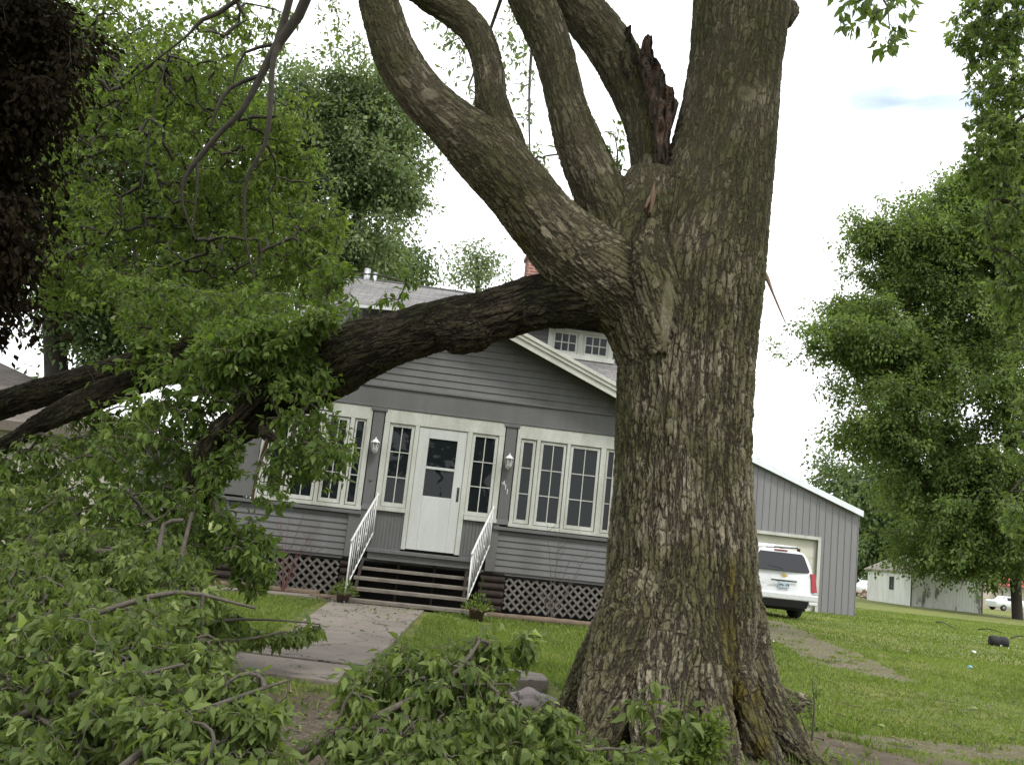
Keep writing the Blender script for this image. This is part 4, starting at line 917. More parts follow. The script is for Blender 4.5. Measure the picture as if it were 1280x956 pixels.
# thin twigs behind the main limbs, and the leafy twig at the top right
foliate([pxline([(670, -120, 9, 5), (640, -40, 10, 3), (610, 45, 11, 2), (585, 110, 11, 1.2)]), pxline([(690, -60, 10, 3), (665, 60, 11, 2), (662, 180, 11, 1.2), (670, 260, 11, .8)])],
   [(565, 50, 11, 28, 45, .6, .5), (640, 100, 11, 32, 80, .6, .9), (665, 215, 11, 26, 55, .6, .7), (545, 20, 11, 30, 20, .5, .1), (755, 190, 10.5, 32, 30, .5, .35), (590, 120, 11, 30, 40, .5, .3), (712, 262, 10, 14, 22, .4, .12), (640, 35, 11, 25, 30, .4, .3)],
   230, 6, .085, LEAF_F, TWIG, MT, ('hanging_twig', 'foliage'), seed=13, spread=.09, r0=.0022, rmax=.012)
foliate([pxline([(935, -150, 7.6, 14), (1000, -190, 7.3, 8), (1070, -90, 7, 4), (1095, -20, 6.9, 2), (1110, 10, 6.9, 1)])],
   [(1075, 8, 6.9, 38, 22, .3, 1), (1120, 28, 6.9, 30, 26, .3, 1), (1100, -15, 6.9, 60, 22, .3, 1), (1112, 48, 6.9, 18, 12, .2, .35)], 42, 8, .10, LEAF_R, TWIG, MT, ('leafy_twig', 'foliage'), seed=14, spread=.07, r0=.0018, rmax=.01, droop=.9)
foliate([pxline([(770, 215, 7.5, 2), (772, 190, 7.4, 1), (768, 170, 7.4, .7)])], [(770, 190, 7.4, 14, 22, .15, 1)], 14, 7, .055, LEAF_M, TWIG, MT, ('crotch_sprout', 'foliage'), seed=15, spread=.05, r0=.001)

# ---- downed branches over the lawn in front
def downed(label, lines, vols, n, seed, size=.068, per=15, mat=None, **k):
    n = int(n*1.7)
    c = pxline(lines[0])[0]; o = empty('downed_branch', (c[0], c[1], 0), 0, label, 'branch', 'leafy branches lying on the lawn')
    foliate([pxline(l) for l in lines], vols, n, per, size, mat or LEAF_N, TWIG, o, ('branch', 'foliage'), seed=seed, spread=k.pop('spread', .075), r0=.0013, rmax=.013, droop=1.25, clump=(2.2, -.3), step=.16, **k); return o
downed('leafy branch along the bottom left corner of the lawn', [[(-60, 930, 4.4, 6), (60, 880, 4.5, 5), (150, 850, 4.6, 3), (230, 830, 4.7, 2)], [(40, 890, 4.5, 3), (100, 930, 4.3, 2), (160, 950, 4.2, 1.5)]],
   [(60, 850, 4.7, 120, 55, .4, 1.2), (40, 930, 4.3, 130, 40, .4, 1.3), (170, 880, 4.5, 80, 50, .4, 1), (110, 800, 5.0, 110, 40, .4, .9)], 420, 21)
downed('leafy branch with bare grey forks, left of the path below the hanging clumps', [[(20, 800, 5.4, 5), (110, 770, 5.5, 4), (220, 740, 5.7, 3), (320, 760, 5.8, 1.5)], [(10, 850, 5.2, 3), (60, 820, 5.3, 2), (30, 790, 5.3, 1.5)]],
   [(80, 760, 5.7, 100, 45, .5, 1), (180, 775, 5.6, 75, 42, .5, .9), (20, 730, 6, 70, 60, .5, .9), (245, 820, 5.4, 40, 25, .3, .3), (150, 825, 5.2, 90, 30, .4, .8)], 430, 22)
downed('tall heap of leafy boughs propped at the far left under the fallen limb', [[(-80, 760, 6.8, 8), (40, 700, 6.8, 6), (140, 690, 6.8, 4), (230, 720, 6.8, 2)], [(230, 650, 6.7, 2.5), (205, 655, 6.7, 3), (198, 690, 6.6, 3), (172, 735, 6.5, 2.5)], [(240, 640, 6.75, 2.2), (228, 690, 6.65, 3), (218, 740, 6.5, 3)]],
   [(60, 690, 7.0, 110, 45, .6, 1), (160, 700, 7, 90, 45, .6, .9), (20, 640, 7.2, 60, 45, .6, .6), (200, 715, 6.6, 55, 35, .4, .5), (245, 745, 6.3, 40, 20, .3, .2)], 430, 23)
downed('leafy branch lying across the gravel patch at the bottom, left of centre', [[(150, 960, 3.9, 5), (230, 900, 4.1, 4), (300, 870, 4.3, 3), (360, 850, 4.4, 1.5)], [(235, 900, 4.1, 2), (265, 915, 4.0, 2), (270, 960, 3.9, 1.5)]],
   [(230, 895, 4.2, 75, 40, .3, 1), (325, 890, 4.2, 38, 32, .25, .5), (290, 850, 4.5, 50, 18, .25, .4), (270, 950, 3.9, 110, 20, .3, .8)], 300, 24)
downed('large leafy branch with a bare curved stem in the bottom centre', [[(340, 965, 4.4, 5), (400, 925, 4.5, 5), (470, 895, 4.6, 4.5), (530, 865, 4.7, 4), (575, 835, 4.8, 3), (600, 800, 4.9, 2)], [(530, 865, 4.7, 2.5), (580, 855, 4.75, 2), (640, 855, 4.8, 1.2)], [(420, 915, 4.5, 2.5), (430, 880, 4.5, 2), (440, 865, 4.5, 1.2)]],
   [(520, 850, 4.9, 90, 45, .35, 1.2), (590, 835, 5, 55, 45, .35, .8), (600, 905, 4.7, 75, 45, .35, 1), (480, 920, 4.5, 90, 35, .3, 1), (450, 860, 4.7, 35, 25, .3, .25), (655, 800, 5.0, 14, 24, .12, .14), (505, 812, 5.0, 14, 18, .12, .12), (690, 890, 4.9, 30, 22, .2, .25), (610, 800, 5.0, 24, 16, .15, .2), (570, 945, 4.4, 130, 25, .3, 1.1)], 520, 25)
downed('low leafy branch at the foot of the maple trunk, bottom centre', [[(620, 975, 4.8, 4), (690, 945, 5.0, 3), (760, 935, 5.2, 2), (800, 940, 5.3, 1)]],
   [(680, 945, 5.1, 70, 28, .3, 1), (760, 952, 5.2, 80, 20, .3, 1), (640, 915, 5.2, 40, 20, .3, .4)], 200, 26, size=.09)
downed('small leafy spray beside the front walk, near the log edging', [[(200, 790, 7.5, 3), (280, 775, 8, 2), (350, 775, 8.3, 1.2), (400, 780, 8.5, .8)]],
   [(265, 775, 8.2, 45, 16, .4, 1), (385, 785, 8.5, 20, 8, .3, .3)], 60, 27, size=.095)
def twig(label, P):
    S = spline(pxline(P), .06); V, Q = tube_np(S[:, :3], S[:, 3], 6); o = link('bare_twig', np_mesh('bare_twig', V, [Q]), TWIG, None, True); tag(o, label, 'twig', 'bare twigs among the leaves'); return o
twig('pale bare twig poking out of the leaves at the left edge', [(-20, 838, 4.6, 2), (20, 846, 4.6, 2), (45, 833, 4.65, 1.6), (65, 822, 4.7, 1)])
twig('long pale bare twig above the bottom left corner', [(70, 790, 5, 1.2), (90, 805, 4.9, 1.8), (112, 818, 4.8, 1.6), (130, 828, 4.8, 1)])
twig('forked pale twig low beside the gravel patch', [(250, 960, 3.8, 2.2), (268, 925, 3.85, 2.2), (255, 905, 3.95, 2), (225, 903, 4, 2), (190, 912, 4.1, 1.2)])

# ---- trees
def tree(name, label, base, lines, vols, n, per, size, leaf, seed, cat='tree', wood=DTWIG, T=LT_FAR, names=('branches', 'crown'), group=None, **k):
    """lines[0] is the trunk"""
    o = empty(name, (base[0], base[1], 0), 0, label, cat, group)
    tl = spline(pxline(lines[0]), .3); V, Q = tube_np(tl[:, :3], tl[:, 3], 12); child(link('trunk', np_mesh('trunk', V, [Q]), wood, None, True), o)
    foliate([pxline(l) for l in lines], vols, n, per, size, leaf, wood, o, names, seed=seed, T=T, addlines=1, **k)
    return o
# dark red-brown tree, upper left
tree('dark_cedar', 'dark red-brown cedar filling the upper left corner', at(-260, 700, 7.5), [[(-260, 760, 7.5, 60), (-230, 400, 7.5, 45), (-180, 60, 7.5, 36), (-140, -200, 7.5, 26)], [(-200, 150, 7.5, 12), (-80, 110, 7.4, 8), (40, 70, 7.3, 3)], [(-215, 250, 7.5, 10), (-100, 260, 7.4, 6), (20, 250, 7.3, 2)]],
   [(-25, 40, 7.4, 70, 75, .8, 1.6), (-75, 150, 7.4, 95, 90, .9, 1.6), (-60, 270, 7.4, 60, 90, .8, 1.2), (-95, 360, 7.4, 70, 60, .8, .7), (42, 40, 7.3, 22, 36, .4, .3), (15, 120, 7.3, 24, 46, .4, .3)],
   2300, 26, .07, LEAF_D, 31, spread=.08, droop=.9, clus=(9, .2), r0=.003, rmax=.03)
# tree in the left background
T4 = tree('broadleaf_tree', 'tall leafy tree at the left beyond the neighbour roof', at(70, 640, 24), [[(75, 720, 24, 17), (72, 500, 24, 15), (66, 400, 24, 12), (60, 300, 24, 9), (80, 180, 24, 6), (110, 60, 24, 3)], [(64, 380, 24, 7), (120, 300, 24, 5), (180, 220, 24, 3)], [(62, 330, 24, 6), (20, 250, 24, 4), (-30, 160, 24, 2)]],
   [(110, 120, 24, 110, 90, 2.5, 1.3), (60, 250, 24, 90, 90, 2.5, 1.1), (190, 260, 24, 110, 120, 2.5, 1.6), (120, 380, 24, 120, 50, 2.2, .8), (230, 130, 24, 80, 90, 2.2, .8), (60, 30, 24, 60, 50, 2, .4), (290, 390, 24, 90, 50, 2, .5), (160, 420, 24, 50, 24, 1.5, .2)],
   2300, 42, .15, LEAF_B, 32, spread=.17, clus=(20, .75), r0=.008, rmax=.14, step=.5, droop=.3, curl=.5)
T3 = tree('tall_locust_tree', 'tall airy tree rising behind the house, left of the leaning limbs', at(400, 660, 30), [[(385, 700, 30, 14), (392, 450, 30, 12), (405, 370, 30, 9), (422, 300, 30, 8), (428, 240, 30, 6), (440, 180, 30, 4), (462, 120, 30, 2)], [(424, 270, 30, 4), (470, 215, 30, 3), (510, 180, 30, 1.5)], [(410, 350, 30, 5), (360, 260, 30, 4), (350, 170, 30, 2)], [(425, 290, 30, 4), (460, 260, 30, 2.5), (500, 230, 30, 1.5)]],
   [(440, 150, 30, 75, 55, 2.2, 1.5), (400, 210, 30, 70, 80, 2.2, 1.3), (500, 170, 30, 32, 60, 1.5, .6), (470, 240, 30, 55, 45, 2, .9), (440, 310, 30, 65, 38, 2, .8), (385, 130, 30, 45, 40, 2, .6), (505, 240, 30, 22, 28, 1, .25), (380, 330, 30, 50, 60, 2, .7), (345, 170, 30, 45, 60, 2, .7), (330, 270, 30, 50, 60, 2, .6), (430, 260, 30, 40, 60, 2, .7)],
   2300, 36, .15, LEAF_F, 33, spread=.15, clus=(16, .6), r0=.007, rmax=.12, step=.5, droop=.3, curl=.5)
tree('small_round_tree', 'dark rounded treetop behind the ridge, by the vent pipe', at(500, 680, 36), [[(500, 700, 36, 7), (498, 400, 36, 5), (500, 340, 36, 3)]], [(500, 332, 36, 32, 24, 1.5, 1), (470, 338, 36, 28, 18, 1.5, .6), (520, 345, 36, 20, 14, 1, .4)], 170, 30, .18, LEAF_B, 34, spread=.28, clus=(9, .6), r0=.008, step=.5, curl=1)
tree('distant_treetop', 'airy pale treetop just above the house ridge, left of the chimney', at(595, 690, 48), [[(600, 700, 48, 6), (598, 400, 48, 4), (596, 320, 48, 1.5)]], [(596, 330, 48, 24, 24, 1.5, 1), (590, 350, 48, 32, 12, 1.5, .5), (605, 318, 48, 10, 12, 1, .2)], 110, 17, .20, LEAF_F, 35, spread=.30, clus=(7, .5), r0=.008, step=.6, clump=(.6, -.1), curl=1)
# far side trees at the left, seen through the gaps
tree('background_tree', 'dull green tree low behind the heap at the far left', at(-40, 640, 34), [[(-20, 660, 34, 10), (-10, 560, 34, 8), (0, 480, 34, 4)]], [(40, 590, 34, 120, 45, 3, 1), (-30, 540, 34, 80, 60, 3, .8), (200, 600, 34, 90, 35, 3, .8)], 500, 30, .24, LEAF_B, 36, spread=.42, clus=(12, 1.3), r0=.01, step=.6, curl=1)
# right side
tree('maple_tree', 'big spreading maple on the right lawn shading the white shed', at(1272, 768, 56), [[(1272, 775, 56, 6.5), (1268, 700, 56, 6), (1262, 600, 56, 5.5), (1255, 480, 56, 4.5), (1245, 360, 56, 3), (1240, 260, 56, 1.5)], [(1262, 600, 56, 3), (1200, 560, 56, 2.4), (1130, 520, 56, 1.2)], [(1256, 500, 56, 3), (1190, 430, 56, 2.2), (1110, 400, 56, 1)], [(1250, 420, 56, 2.5), (1200, 340, 56, 1.8), (1150, 290, 56, .8)], [(1266, 640, 56, 3), (1340, 560, 56, 2.5), (1400, 500, 56, 1.2)]],
   [(1200, 330, 56, 80, 80, 4.5, 1.8), (1130, 335, 56, 50, 50, 3, .9), (1225, 250, 56, 50, 50, 3, .9), (1165, 285, 56, 45, 40, 3, .5), (1070, 440, 56, 42, 30, 2, .4), (1130, 440, 56, 70, 60, 4, 1.3), (1050, 425, 56, 30, 18, 1.6, .16), (1110, 390, 56, 60, 35, 3, .5), (1200, 470, 56, 90, 80, 5, 2), (1110, 530, 56, 62, 45, 4, 1.0), (1190, 600, 56, 90, 70, 5, 2.0), (1255, 350, 56, 65, 110, 5, 2.0), (1270, 600, 56, 60, 80, 5, 1.5), (1225, 695, 56, 65, 32, 3, 1.0), (1255, 240, 56, 45, 60, 3, .9), (1030, 420, 56, 22, 14, 1.5, .12), (1085, 300, 56, 22, 16, 1.5, .15), (1170, 670, 56, 24, 26, 2, .3), (1340, 420, 56, 80, 120, 5, .8), (1095, 305, 56, 18, 12, 1, .08), (1060, 480, 56, 20, 14, 1, .08)],
   7600, 40, .24, LEAF_R, 41, spread=.21, clus=(30, 1.2), r0=.012, rmax=.25, step=.8, droop=.35, curl=.45)
tree('nearby_maple', 'nearer maple whose drooping boughs fill the upper right edge', at(1520, 800, 17), [[(1520, 830, 17, 26), (1500, 500, 17, 22), (1460, 200, 17, 18), (1430, -50, 17, 13)], [(1480, 320, 17, 8), (1380, 200, 16, 5), (1290, 180, 15.5, 2.5), (1250, 240, 15.5, 1.2)], [(1450, 100, 17, 8), (1340, 20, 16, 5), (1250, 0, 15.5, 2)], [(1480, 400, 17, 6), (1380, 520, 16, 4), (1290, 560, 15.5, 2)]],
   [(1250, 30, 15.5, 60, 50, 1, 1.5), (1252, 110, 15.5, 42, 70, .8, 1.2), (1248, 195, 15.5, 38, 50, .8, 1.1), (1215, 45, 15.5, 18, 16, .4, .08), (1268, 280, 15.5, 40, 50, .8, .9), (1280, 350, 15.5, 34, 40, .8, .6), (1290, 540, 15.5, 24, 55, .6, .35), (1300, 400, 15.5, 30, 90, .8, .5), (1275, 640, 15.5, 22, 32, .5, .15), (1340, 100, 16, 60, 120, 1.5, .8)],
   1500, 18, .12, LEAF_R, 42, T=LT_NEAR, spread=.15, r0=.004, rmax=.05, droop=.8, step=.3)
tree('background_tree', 'dark green tree standing behind the grey garage corner', at(1090, 735, 88), [[(1100, 742, 88, 4), (1100, 690, 88, 3.5), (1095, 620, 88, 2)], [(1130, 720, 86, 2), (1143, 690, 86, 1.6), (1152, 670, 86, 1)]],
   [(1090, 640, 88, 45, 50, 5, 1.3), (1060, 600, 88, 32, 26, 4, .5), (1130, 640, 88, 40, 50, 5, 1.1), (1070, 690, 88, 32, 30, 4, .6), (1115, 700, 88, 40, 28, 4, .7)], 700, 30, .42, LEAF_B, 43, spread=.62, clus=(10, 2.0), r0=.02, rmax=.3, step=1.2, curl=1)
tree('background_tree', 'dark tree mass far right beyond the pale shed', at(1320, 758, 110), [[(1300, 765, 110, 4), (1300, 690, 110, 3), (1300, 600, 110, 2)]],
   [(1250, 660, 110, 60, 60, 6, 1), (1320, 640, 110, 60, 90, 6, 1), (1190, 680, 110, 50, 40, 5, .7)], 500, 28, .55, LEAF_B, 44, spread=.8, clus=(10, 2.5), r0=.02, rmax=.3, step=1.5, curl=1)

# ---- neighbour's house at the far left
q0 = at(200, 549, 20)
NH = empty('neighbour_house', (q0[0], q0[1], 0), HA, 'neighbour house with brown-grey hip roof at the left edge', 'house')
def rel(px, py, Y): p = at(px, py, Y); d = p-np.array([q0[0], q0[1], 0]); return (d@hux, d@hn, p[2])
rz_ = rel(0, 450, 25)[2]; ez_ = q0[2]
mb = MB(); xr, xl, yf_, yk = 0, -14, 0, 9
_r = rel(-8, 447, 25); rdg = (_r[0], _r[1])
V = [(xl, yf_, ez_), (xr, yf_, ez_), (xr, yk, ez_), (xl, yk, ez_), (xl+4, rdg[1], rz_), (rdg[0], rdg[1], rz_)]
mb.add(V, [(0, 1, 5, 4), (1, 2, 5), (2, 3, 4, 5), (3, 0, 4), (0, 3, 2, 1)]); o = mb.build('hip_roof', SHING2, NH); roof_uv(o)
mb = MB(); mb.box(xl+.4, xr-.4, .3, yk-.4, .1, ez_-.01); mb.build('wall', paint('cream_siding', (.42, .40, .34), (.25, .23, .19), .4), NH)
mb = MB(); mb.box(xl-.02, xr+.02, yf_-.03, yf_-.001, ez_-.18, ez_+.02); mb.build('gutter', plain('brown_gutter', (.10, .08, .065), .6), NH)
for k in (-3, -7):
    mb = MB(); mb.box(k-.5, k+.5, .25, .299, .9, 1.7); w_ = mb.build('window', WHITE, NH); mb = MB(); mb.box(k-.43, k+.43, .235, .249, .97, 1.63); mb.build('pane', GLASS, w_)
# ------------------------------------------------------------------ in front of the house
def log(label, A_, B_, r):
    P = [A_, (A_+B_)/2+np.array([0, .01, .004]), B_]; S = spline(P, .12); rg = np.random.default_rng(int(r*1e4)); V, Q = tube_np(S, r*(1+.06*rg.normal(size=len(S))), 12)
    k = len(S); caps = np.array([[(k-1)*12+i for i in range(12)], [11-i for i in range(12)]]); o = link('edging_log', np_mesh('edging_log', V, [Q, caps]), LOG, None, True)
    tag(o, label, 'log', 'weathered logs edging the flower bed'); return o
def gp(px, py, Y, dz=0): p = at(px, py, Y); return np.array([p[0], p[1], ground(p[0], p[1])+dz])
log('grey edging log in front of the lattice beside the maple trunk', gp(608, 778, 14.75, .05), gp(742, 798, 14.9, .05), .055)
log('dark edging log under the left porch lattice', gp(240, 733, 15.25, .05), gp(397, 752, 15.1, .05), .055)
log('short edging log between the left flower pot and the path', gp(385, 758, 14.72, .04), gp(440, 767, 14.72, .04), .045)
def pot(px, py, Y, r, h, label):
    p = gp(px, py, Y); o = empty('flower_pot', p, 0, label, 'flower pot', 'flower pots beside the steps')
    mb = MB(); mb.lathe((0, 0, 0), [(r*.6, 0), (r*.78, h*.8), (r*.85, h*.82), (r*.85, h), (r*.75, h), (r*.7, h*.85)], 18); mb.build('pot', TERRA, o, 0, True)
    rg = np.random.default_rng(int(px)); k = 260; u = rg.normal(size=(k, 3)); u[:, 2] = abs(u[:, 2])*.8; u /= np.linalg.norm(u, axis=1)[:, None]; rr = rg.random(k)**.5
    P = u*rr[:, None]*np.array([r*1.5, r*1.5, r*1.7])+np.array([0, 0, h*.75]); leaves_mesh('leaves', P, u+np.array([0, 0, .2]), rg.uniform(.035, .07, k), LEAF_N, o, LT_NEAR, rg)
    return o
pot(426, 766, 14.35, .13, .17, 'brown pot of low green plants left of the porch steps')
o = pot(594, 783, 14.2, .15, .18, 'brown pot of bushy green plants right of the porch steps')
mb = MB(); mb.tube([(0, 0, .15), (.02, 0, .45), (.04, 0, .62)], .008, 5); mb.tube([(.035, 0, .55), (.09, .01, .50)], .006, 4); mb.build('stalk', LEAF_N, o)
def shrub(px, py, Y, tips, label, mat):
    p = gp(px, py, Y); o = empty('bare_shrub', p, 0, label, 'shrub', 'bare shrubs against the porch skirt'); Vs, Qs, b = [], [], 0; rg = np.random.default_rng(int(px))
    for (tx, ty) in tips:
        e = at(tx, ty, Y)-p; m_ = e*.5+rg.normal(size=3)*.03; m_[:2] -= e[:2]*.15; S = spline([np.zeros(3), m_, e], .06); v, q = tube_np(S, np.linspace(.008, .003, len(S)), 5); Vs.append(v); Qs.append(q+b); b += len(v)
        for k in range(3):
            i = rg.integers(len(S)//3, len(S)-1); e2 = S[i]+np.array([rg.normal()*.12, rg.normal()*.06, .12+.15*rg.random()]); S2 = spline([S[i], e2], .05); v, q = tube_np(S2, np.linspace(.004, .002, len(S2)), 4); Vs.append(v); Qs.append(q+b); b += len(v)
    link('stems', np_mesh('stems', np.vstack(Vs), [np.vstack(Qs)]), mat, o, True); return o
REDTW = plain('reddish_twig', (.13, .055, .05), .8)
shrub(689, 775, 14.95, [(684, 655), (700, 660), (735, 690), (725, 715), (670, 720), (712, 700), (680, 740)], 'bare twiggy shrub in front of the lattice next to the trunk', TWIG)
shrub(352, 745, 15.1, [(400, 655), (378, 648), (362, 645), (350, 652), (392, 672), (337, 668), (410, 680), (372, 700)], 'bare red-stemmed shrub under the left porch windows', REDTW)
def rock(px, py, Y, rx, ry, rz_, seed, label):
    p = gp(px, py, Y, rz_*.5); bm = bmesh.new(); bmesh.ops.create_icosphere(bm, subdivisions=4, radius=1)
    for v in bm.verts:
        n_ = mnoise.noise(v.co*1.4+Vector((seed, 0, 0)))*.35+mnoise.noise(v.co*4+Vector((seed, 3, 0)))*.1; v.co *= 1+n_; v.co.x *= rx; v.co.y *= ry; v.co.z *= rz_
    me = bpy.data.meshes.new('rock'); bm.to_mesh(me); bm.free(); o = link('rock', me, STONE, None, True); o.location = p; tag(o, label, 'rock', 'rocks by the tree roots'); return o
rock(661, 888, 8.15, .19, .14, .10, 1, 'rounded pinkish-grey rock left of the trunk, the bigger one')
rock(686, 888, 8.1, .09, .09, .07, 5, 'small grey rock touching the maple root')
rock(640, 868, 8.6, .13, .10, .03, 9, 'flat grey stone piece behind the two rounded rocks')
# weeds and sprouts round the trunk
def weed(name, label, lines, vols, n, seed, size, leaf=LEAF_N, per=6, T=LT_NEAR, spread=.06, droop=.5):
    c = pxline(lines[0])[0]; o = empty(name, (c[0], c[1], 0), 0, label, 'weed', 'weeds growing round the trunk')
    foliate([pxline(l) for l in lines], vols, n, per, size, leaf, TWIG, o, ('stems', 'leaves'), seed=seed, spread=spread, droop=droop, r0=.0018, rmax=.008, T=T, step=.08); return o
weed('maple_sucker', 'leafy green sucker shoots in front of the trunk base', [[(830, 975, 6.2, 2), (820, 900, 6.25, 1.5), (812, 850, 6.3, 1)], [(850, 975, 6.2, 2), (855, 900, 6.2, 1)]],
   [(812, 880, 6.3, 24, 36, .12, 1), (850, 895, 6.2, 22, 22, .12, .8), (835, 935, 6.2, 35, 20, .15, .8), (790, 945, 6.1, 50, 16, .15, .7)], 60, 51, .105, per=7, droop=.8)
weed('feathery_weed', 'feathery dark green weed between the roots at the trunk base', [[(885, 975, 6.2, 1.5), (885, 910, 6.3, 1)]], [(885, 925, 6.3, 20, 34, .12, 1), (865, 950, 6.2, 22, 20, .1, .4)], 90, 52, .04, GRASS, 14, LT_FAR, .03, .0)
weed('weed', 'small dark seedling right of the roots', [[(1015, 925, 7.2, 1.5), (1018, 880, 7.2, 1), (1015, 850, 7.2, .7)], [(1010, 920, 7.2, 1), (995, 880, 7.2, .6)]], [(1015, 880, 7.2, 10, 32, .1, 1), (990, 882, 7.2, 16, 14, .1, .6)], 24, 53, .05, LEAF_N, 5, LT_NEAR, .035)
weed('weed', 'patch of broad-leaved weeds low in front of the roots, left', [[(740, 975, 6.2, 1.5), (735, 935, 6.3, 1)]], [(735, 930, 6.5, 28, 12, .2, 1), (900, 958, 6.2, 50, 10, .15, .8)], 50, 54, .06, LEAF_N, 5, LT_NEAR, .05)
rg = np.random.default_rng(5)
# ------------------------------------------------------------------ grass, litter
def blades(name, xy, h, label, seed, w_=.006, kind='stuff'):
    rg = np.random.default_rng(seed); n = len(xy); z = gz(xy[:, 0], xy[:, 1])-.005; P = np.column_stack([xy, z]); a = rg.uniform(0, 2*pi, n); hh = h*rg.uniform(.5, 1.3, n)
    lean = rg.normal(size=(n, 2))*.45*hh[:, None]; s_ = np.column_stack([np.cos(a), np.sin(a), 0*a])*w_*rg.uniform(.7, 1.6, n)[:, None]
    mid = P+np.column_stack([lean*.35, hh*.6]); tip = P+np.column_stack([lean, hh]); V = np.stack([P-s_, P+s_, mid+s_*.7, mid-s_*.7, tip], 1).reshape(-1, 3)
    b = (np.arange(n)*5)[:, None]; tn = np.clip(.5*rg.random(n)+.55*vnoise(xy[:, 0], xy[:, 1], 1.3, 9), 0, 1)
    o = link(name, np_mesh(name, V, [b+np.array([0, 1, 2, 3]), b+np.array([3, 2, 4])], np.repeat(tn, 5)), GRASS); tag(o, label, 'grass', None, kind); return o
def region(x0, x1, y0, y1, n, seed, thr=.55):
    rg = np.random.default_rng(seed); X = rg.uniform(x0, x1, n); Y = rg.uniform(y0, y1, n)
    k = (dirt_mask(X, Y)+vnoise(X, Y, 5, 2)*.5 < thr+.25) & (gravel_mask(X, Y)+vnoise(X, Y, 5, 6)*.5 < 1.12)
    k &= ~((X > -2.42) & (X < -.85) & (Y > 9.3) & (Y < 14.9)); k &= ~((X < .75) & (Y > 8.2) & (Y < 9.5)); k &= vnoise(X, Y, 2.2, 11) > .12
    return np.column_stack([X[k], Y[k]])
blades('lawn_grass', region(-6, 3.4, 8.6, 15.0, 90000, 61), .06, 'fresh green grass on the lawn between the path and the house', 61)
blades('lawn_grass', region(2.2, 14, 7.2, 17, 110000, 62), .04, 'grass of the side yard right of the trunk', 62, .007)
blades('lawn_grass', region(4, 30, 17, 42, 90000, 63, .6), .05, 'rougher grass further back in the side yard', 63, .012)
_xy = region(-3, 3.6, 6.2, 9.4, 9000, 64, .75); blades('verge_grass', _xy, .07, 'thin grass and weeds on the bare verge at the roots', 64)
n = 6500; X = np.concatenate([rg.uniform(-6, 3, n), rg.uniform(2, 9, 900)]); Y = np.concatenate([rg.uniform(4.2, 15, n), rg.uniform(6.5, 13, 900)]); P = np.column_stack([X, Y, gz(X, Y)+.03]); D = rg.normal(size=(len(X), 3))*[1, 1, .15]
o = leaves_mesh('leaf_litter', P, D, rg.uniform(.025, .08, len(X)), LEAF_N, None, LT_NEAR, rg, None, .5); tag(o, 'torn leaves scattered over lawn and path', 'leaves', None, 'stuff')
n = 900; X = rg.uniform(-5, 3, n); Y = rg.uniform(4.2, 9.5, n); P = np.column_stack([X, Y, gz(X, Y)+.02]); D = rg.normal(size=(n, 3))*[1, 1, .1]
LB = leafmat('dry_brown_leaf', (.06, .035, .02), (.22, .14, .08), .1, .8); o = leaves_mesh('dead_leaves', P, D, rg.uniform(.02, .06, n), LB, None, LT_NEAR, rg); tag(o, 'dry brown leaves and bark crumbs on the verge', 'leaves', None, 'stuff')
n = 260; X = rg.uniform(3, 26, n); Y = rg.uniform(9, 36, n); P = np.column_stack([X, Y, gz(X, Y)+.05]); D = rg.normal(size=(n, 3))*[1, 1, .3]
CW = plain('white_clover', (.7, .7, .62), .8); o = leaves_mesh('clover_flowers', P, D, rg.uniform(.015, .035, n), CW, None, LT_FAR, rg); tag(o, 'tiny white clover heads in the side yard', 'flowers', None, 'stuff')

# ------------------------------------------------------------------ white minivan
VW = paint('white_car_paint', (.72, .74, .76), (.6, .6, .6), .15, .22, sc=1, bump=0, streak=False); VW.node_tree.nodes['Principled BSDF'].inputs['Coat Weight'].default_value = .6
TINT = plain('tinted_car_glass', (.012, .012, .016), .04); BLK = plain('black_plastic', (.010, .010, .011), .8); RUB = plain('tyre_rubber', (.02, .02, .02), .85, bump=.004)
REDL = plain('red_lamp_lens', (.30, .012, .02), .12); RIM = plain('grey_alloy_rim', (.35, .35, .36), .35, .7); CHR = plain('chrome', (.6, .6, .6), .15, 1); GOLD = plain('gold_emblem', (.55, .40, .08), .3, .6)
def loft(secs, mat, name, parent, sm=True, bev=0):
    """secs: list of closed loops with equal point counts"""
    k = len(secs[0]); V = [p for s_ in secs for p in s_]; Fq = [(i*k+j, i*k+(j+1) % k, (i+1)*k+(j+1) % k, (i+1)*k+j) for i in range(len(secs)-1) for j in range(k)]
    Fq += [tuple(range(k-1, -1, -1)), tuple((len(secs)-1)*k+j for j in range(k))]; mb = MB(); mb.add(V, Fq); o = mb.build(name, mat, parent)
    if sm:
        o.data.polygons.foreach_set('use_smooth', np.ones(len(o.data.polygons), bool)); b = o.modifiers.new('bevel', 'BEVEL'); b.width = .03; b.segments = 3; b.limit_method = 'ANGLE'; b.angle_limit = radians(35)
        b.harden_normals = False
    return o
def wheel(parent, x, y, r, w_, side):
    mb = MB(); mb.lathe((x, y, r), [(r*.62, -w_/2), (r*.9, -w_/2), (r, -w_/2+.03), (r, w_/2-.03), (r*.9, w_/2), (r*.62, w_/2)], 28, 'x'); t = mb.build('wheel', RUB, parent, 0, True)
    mb = MB(); mb.lathe((x+side*(w_/2-.03), y, r), [(r*.6, 0), (r*.6, side*.02), (r*.2, side*.035), (.02, side*.03)], 20, 'x')
    for k in range(5):
        a = k*2*pi/5; c_, s_ = cos(a), sin(a); xx = x+side*(w_/2)
        mb.tube([(xx, y+c_*.04, r+s_*.04), (xx-side*.01, y+c_*r*.58, r+s_*r*.58)], .03, 5)
    mb.build('rim', RIM, t)
vp = at(980, 740, 24.4); vg = ground(vp[0], vp[1])
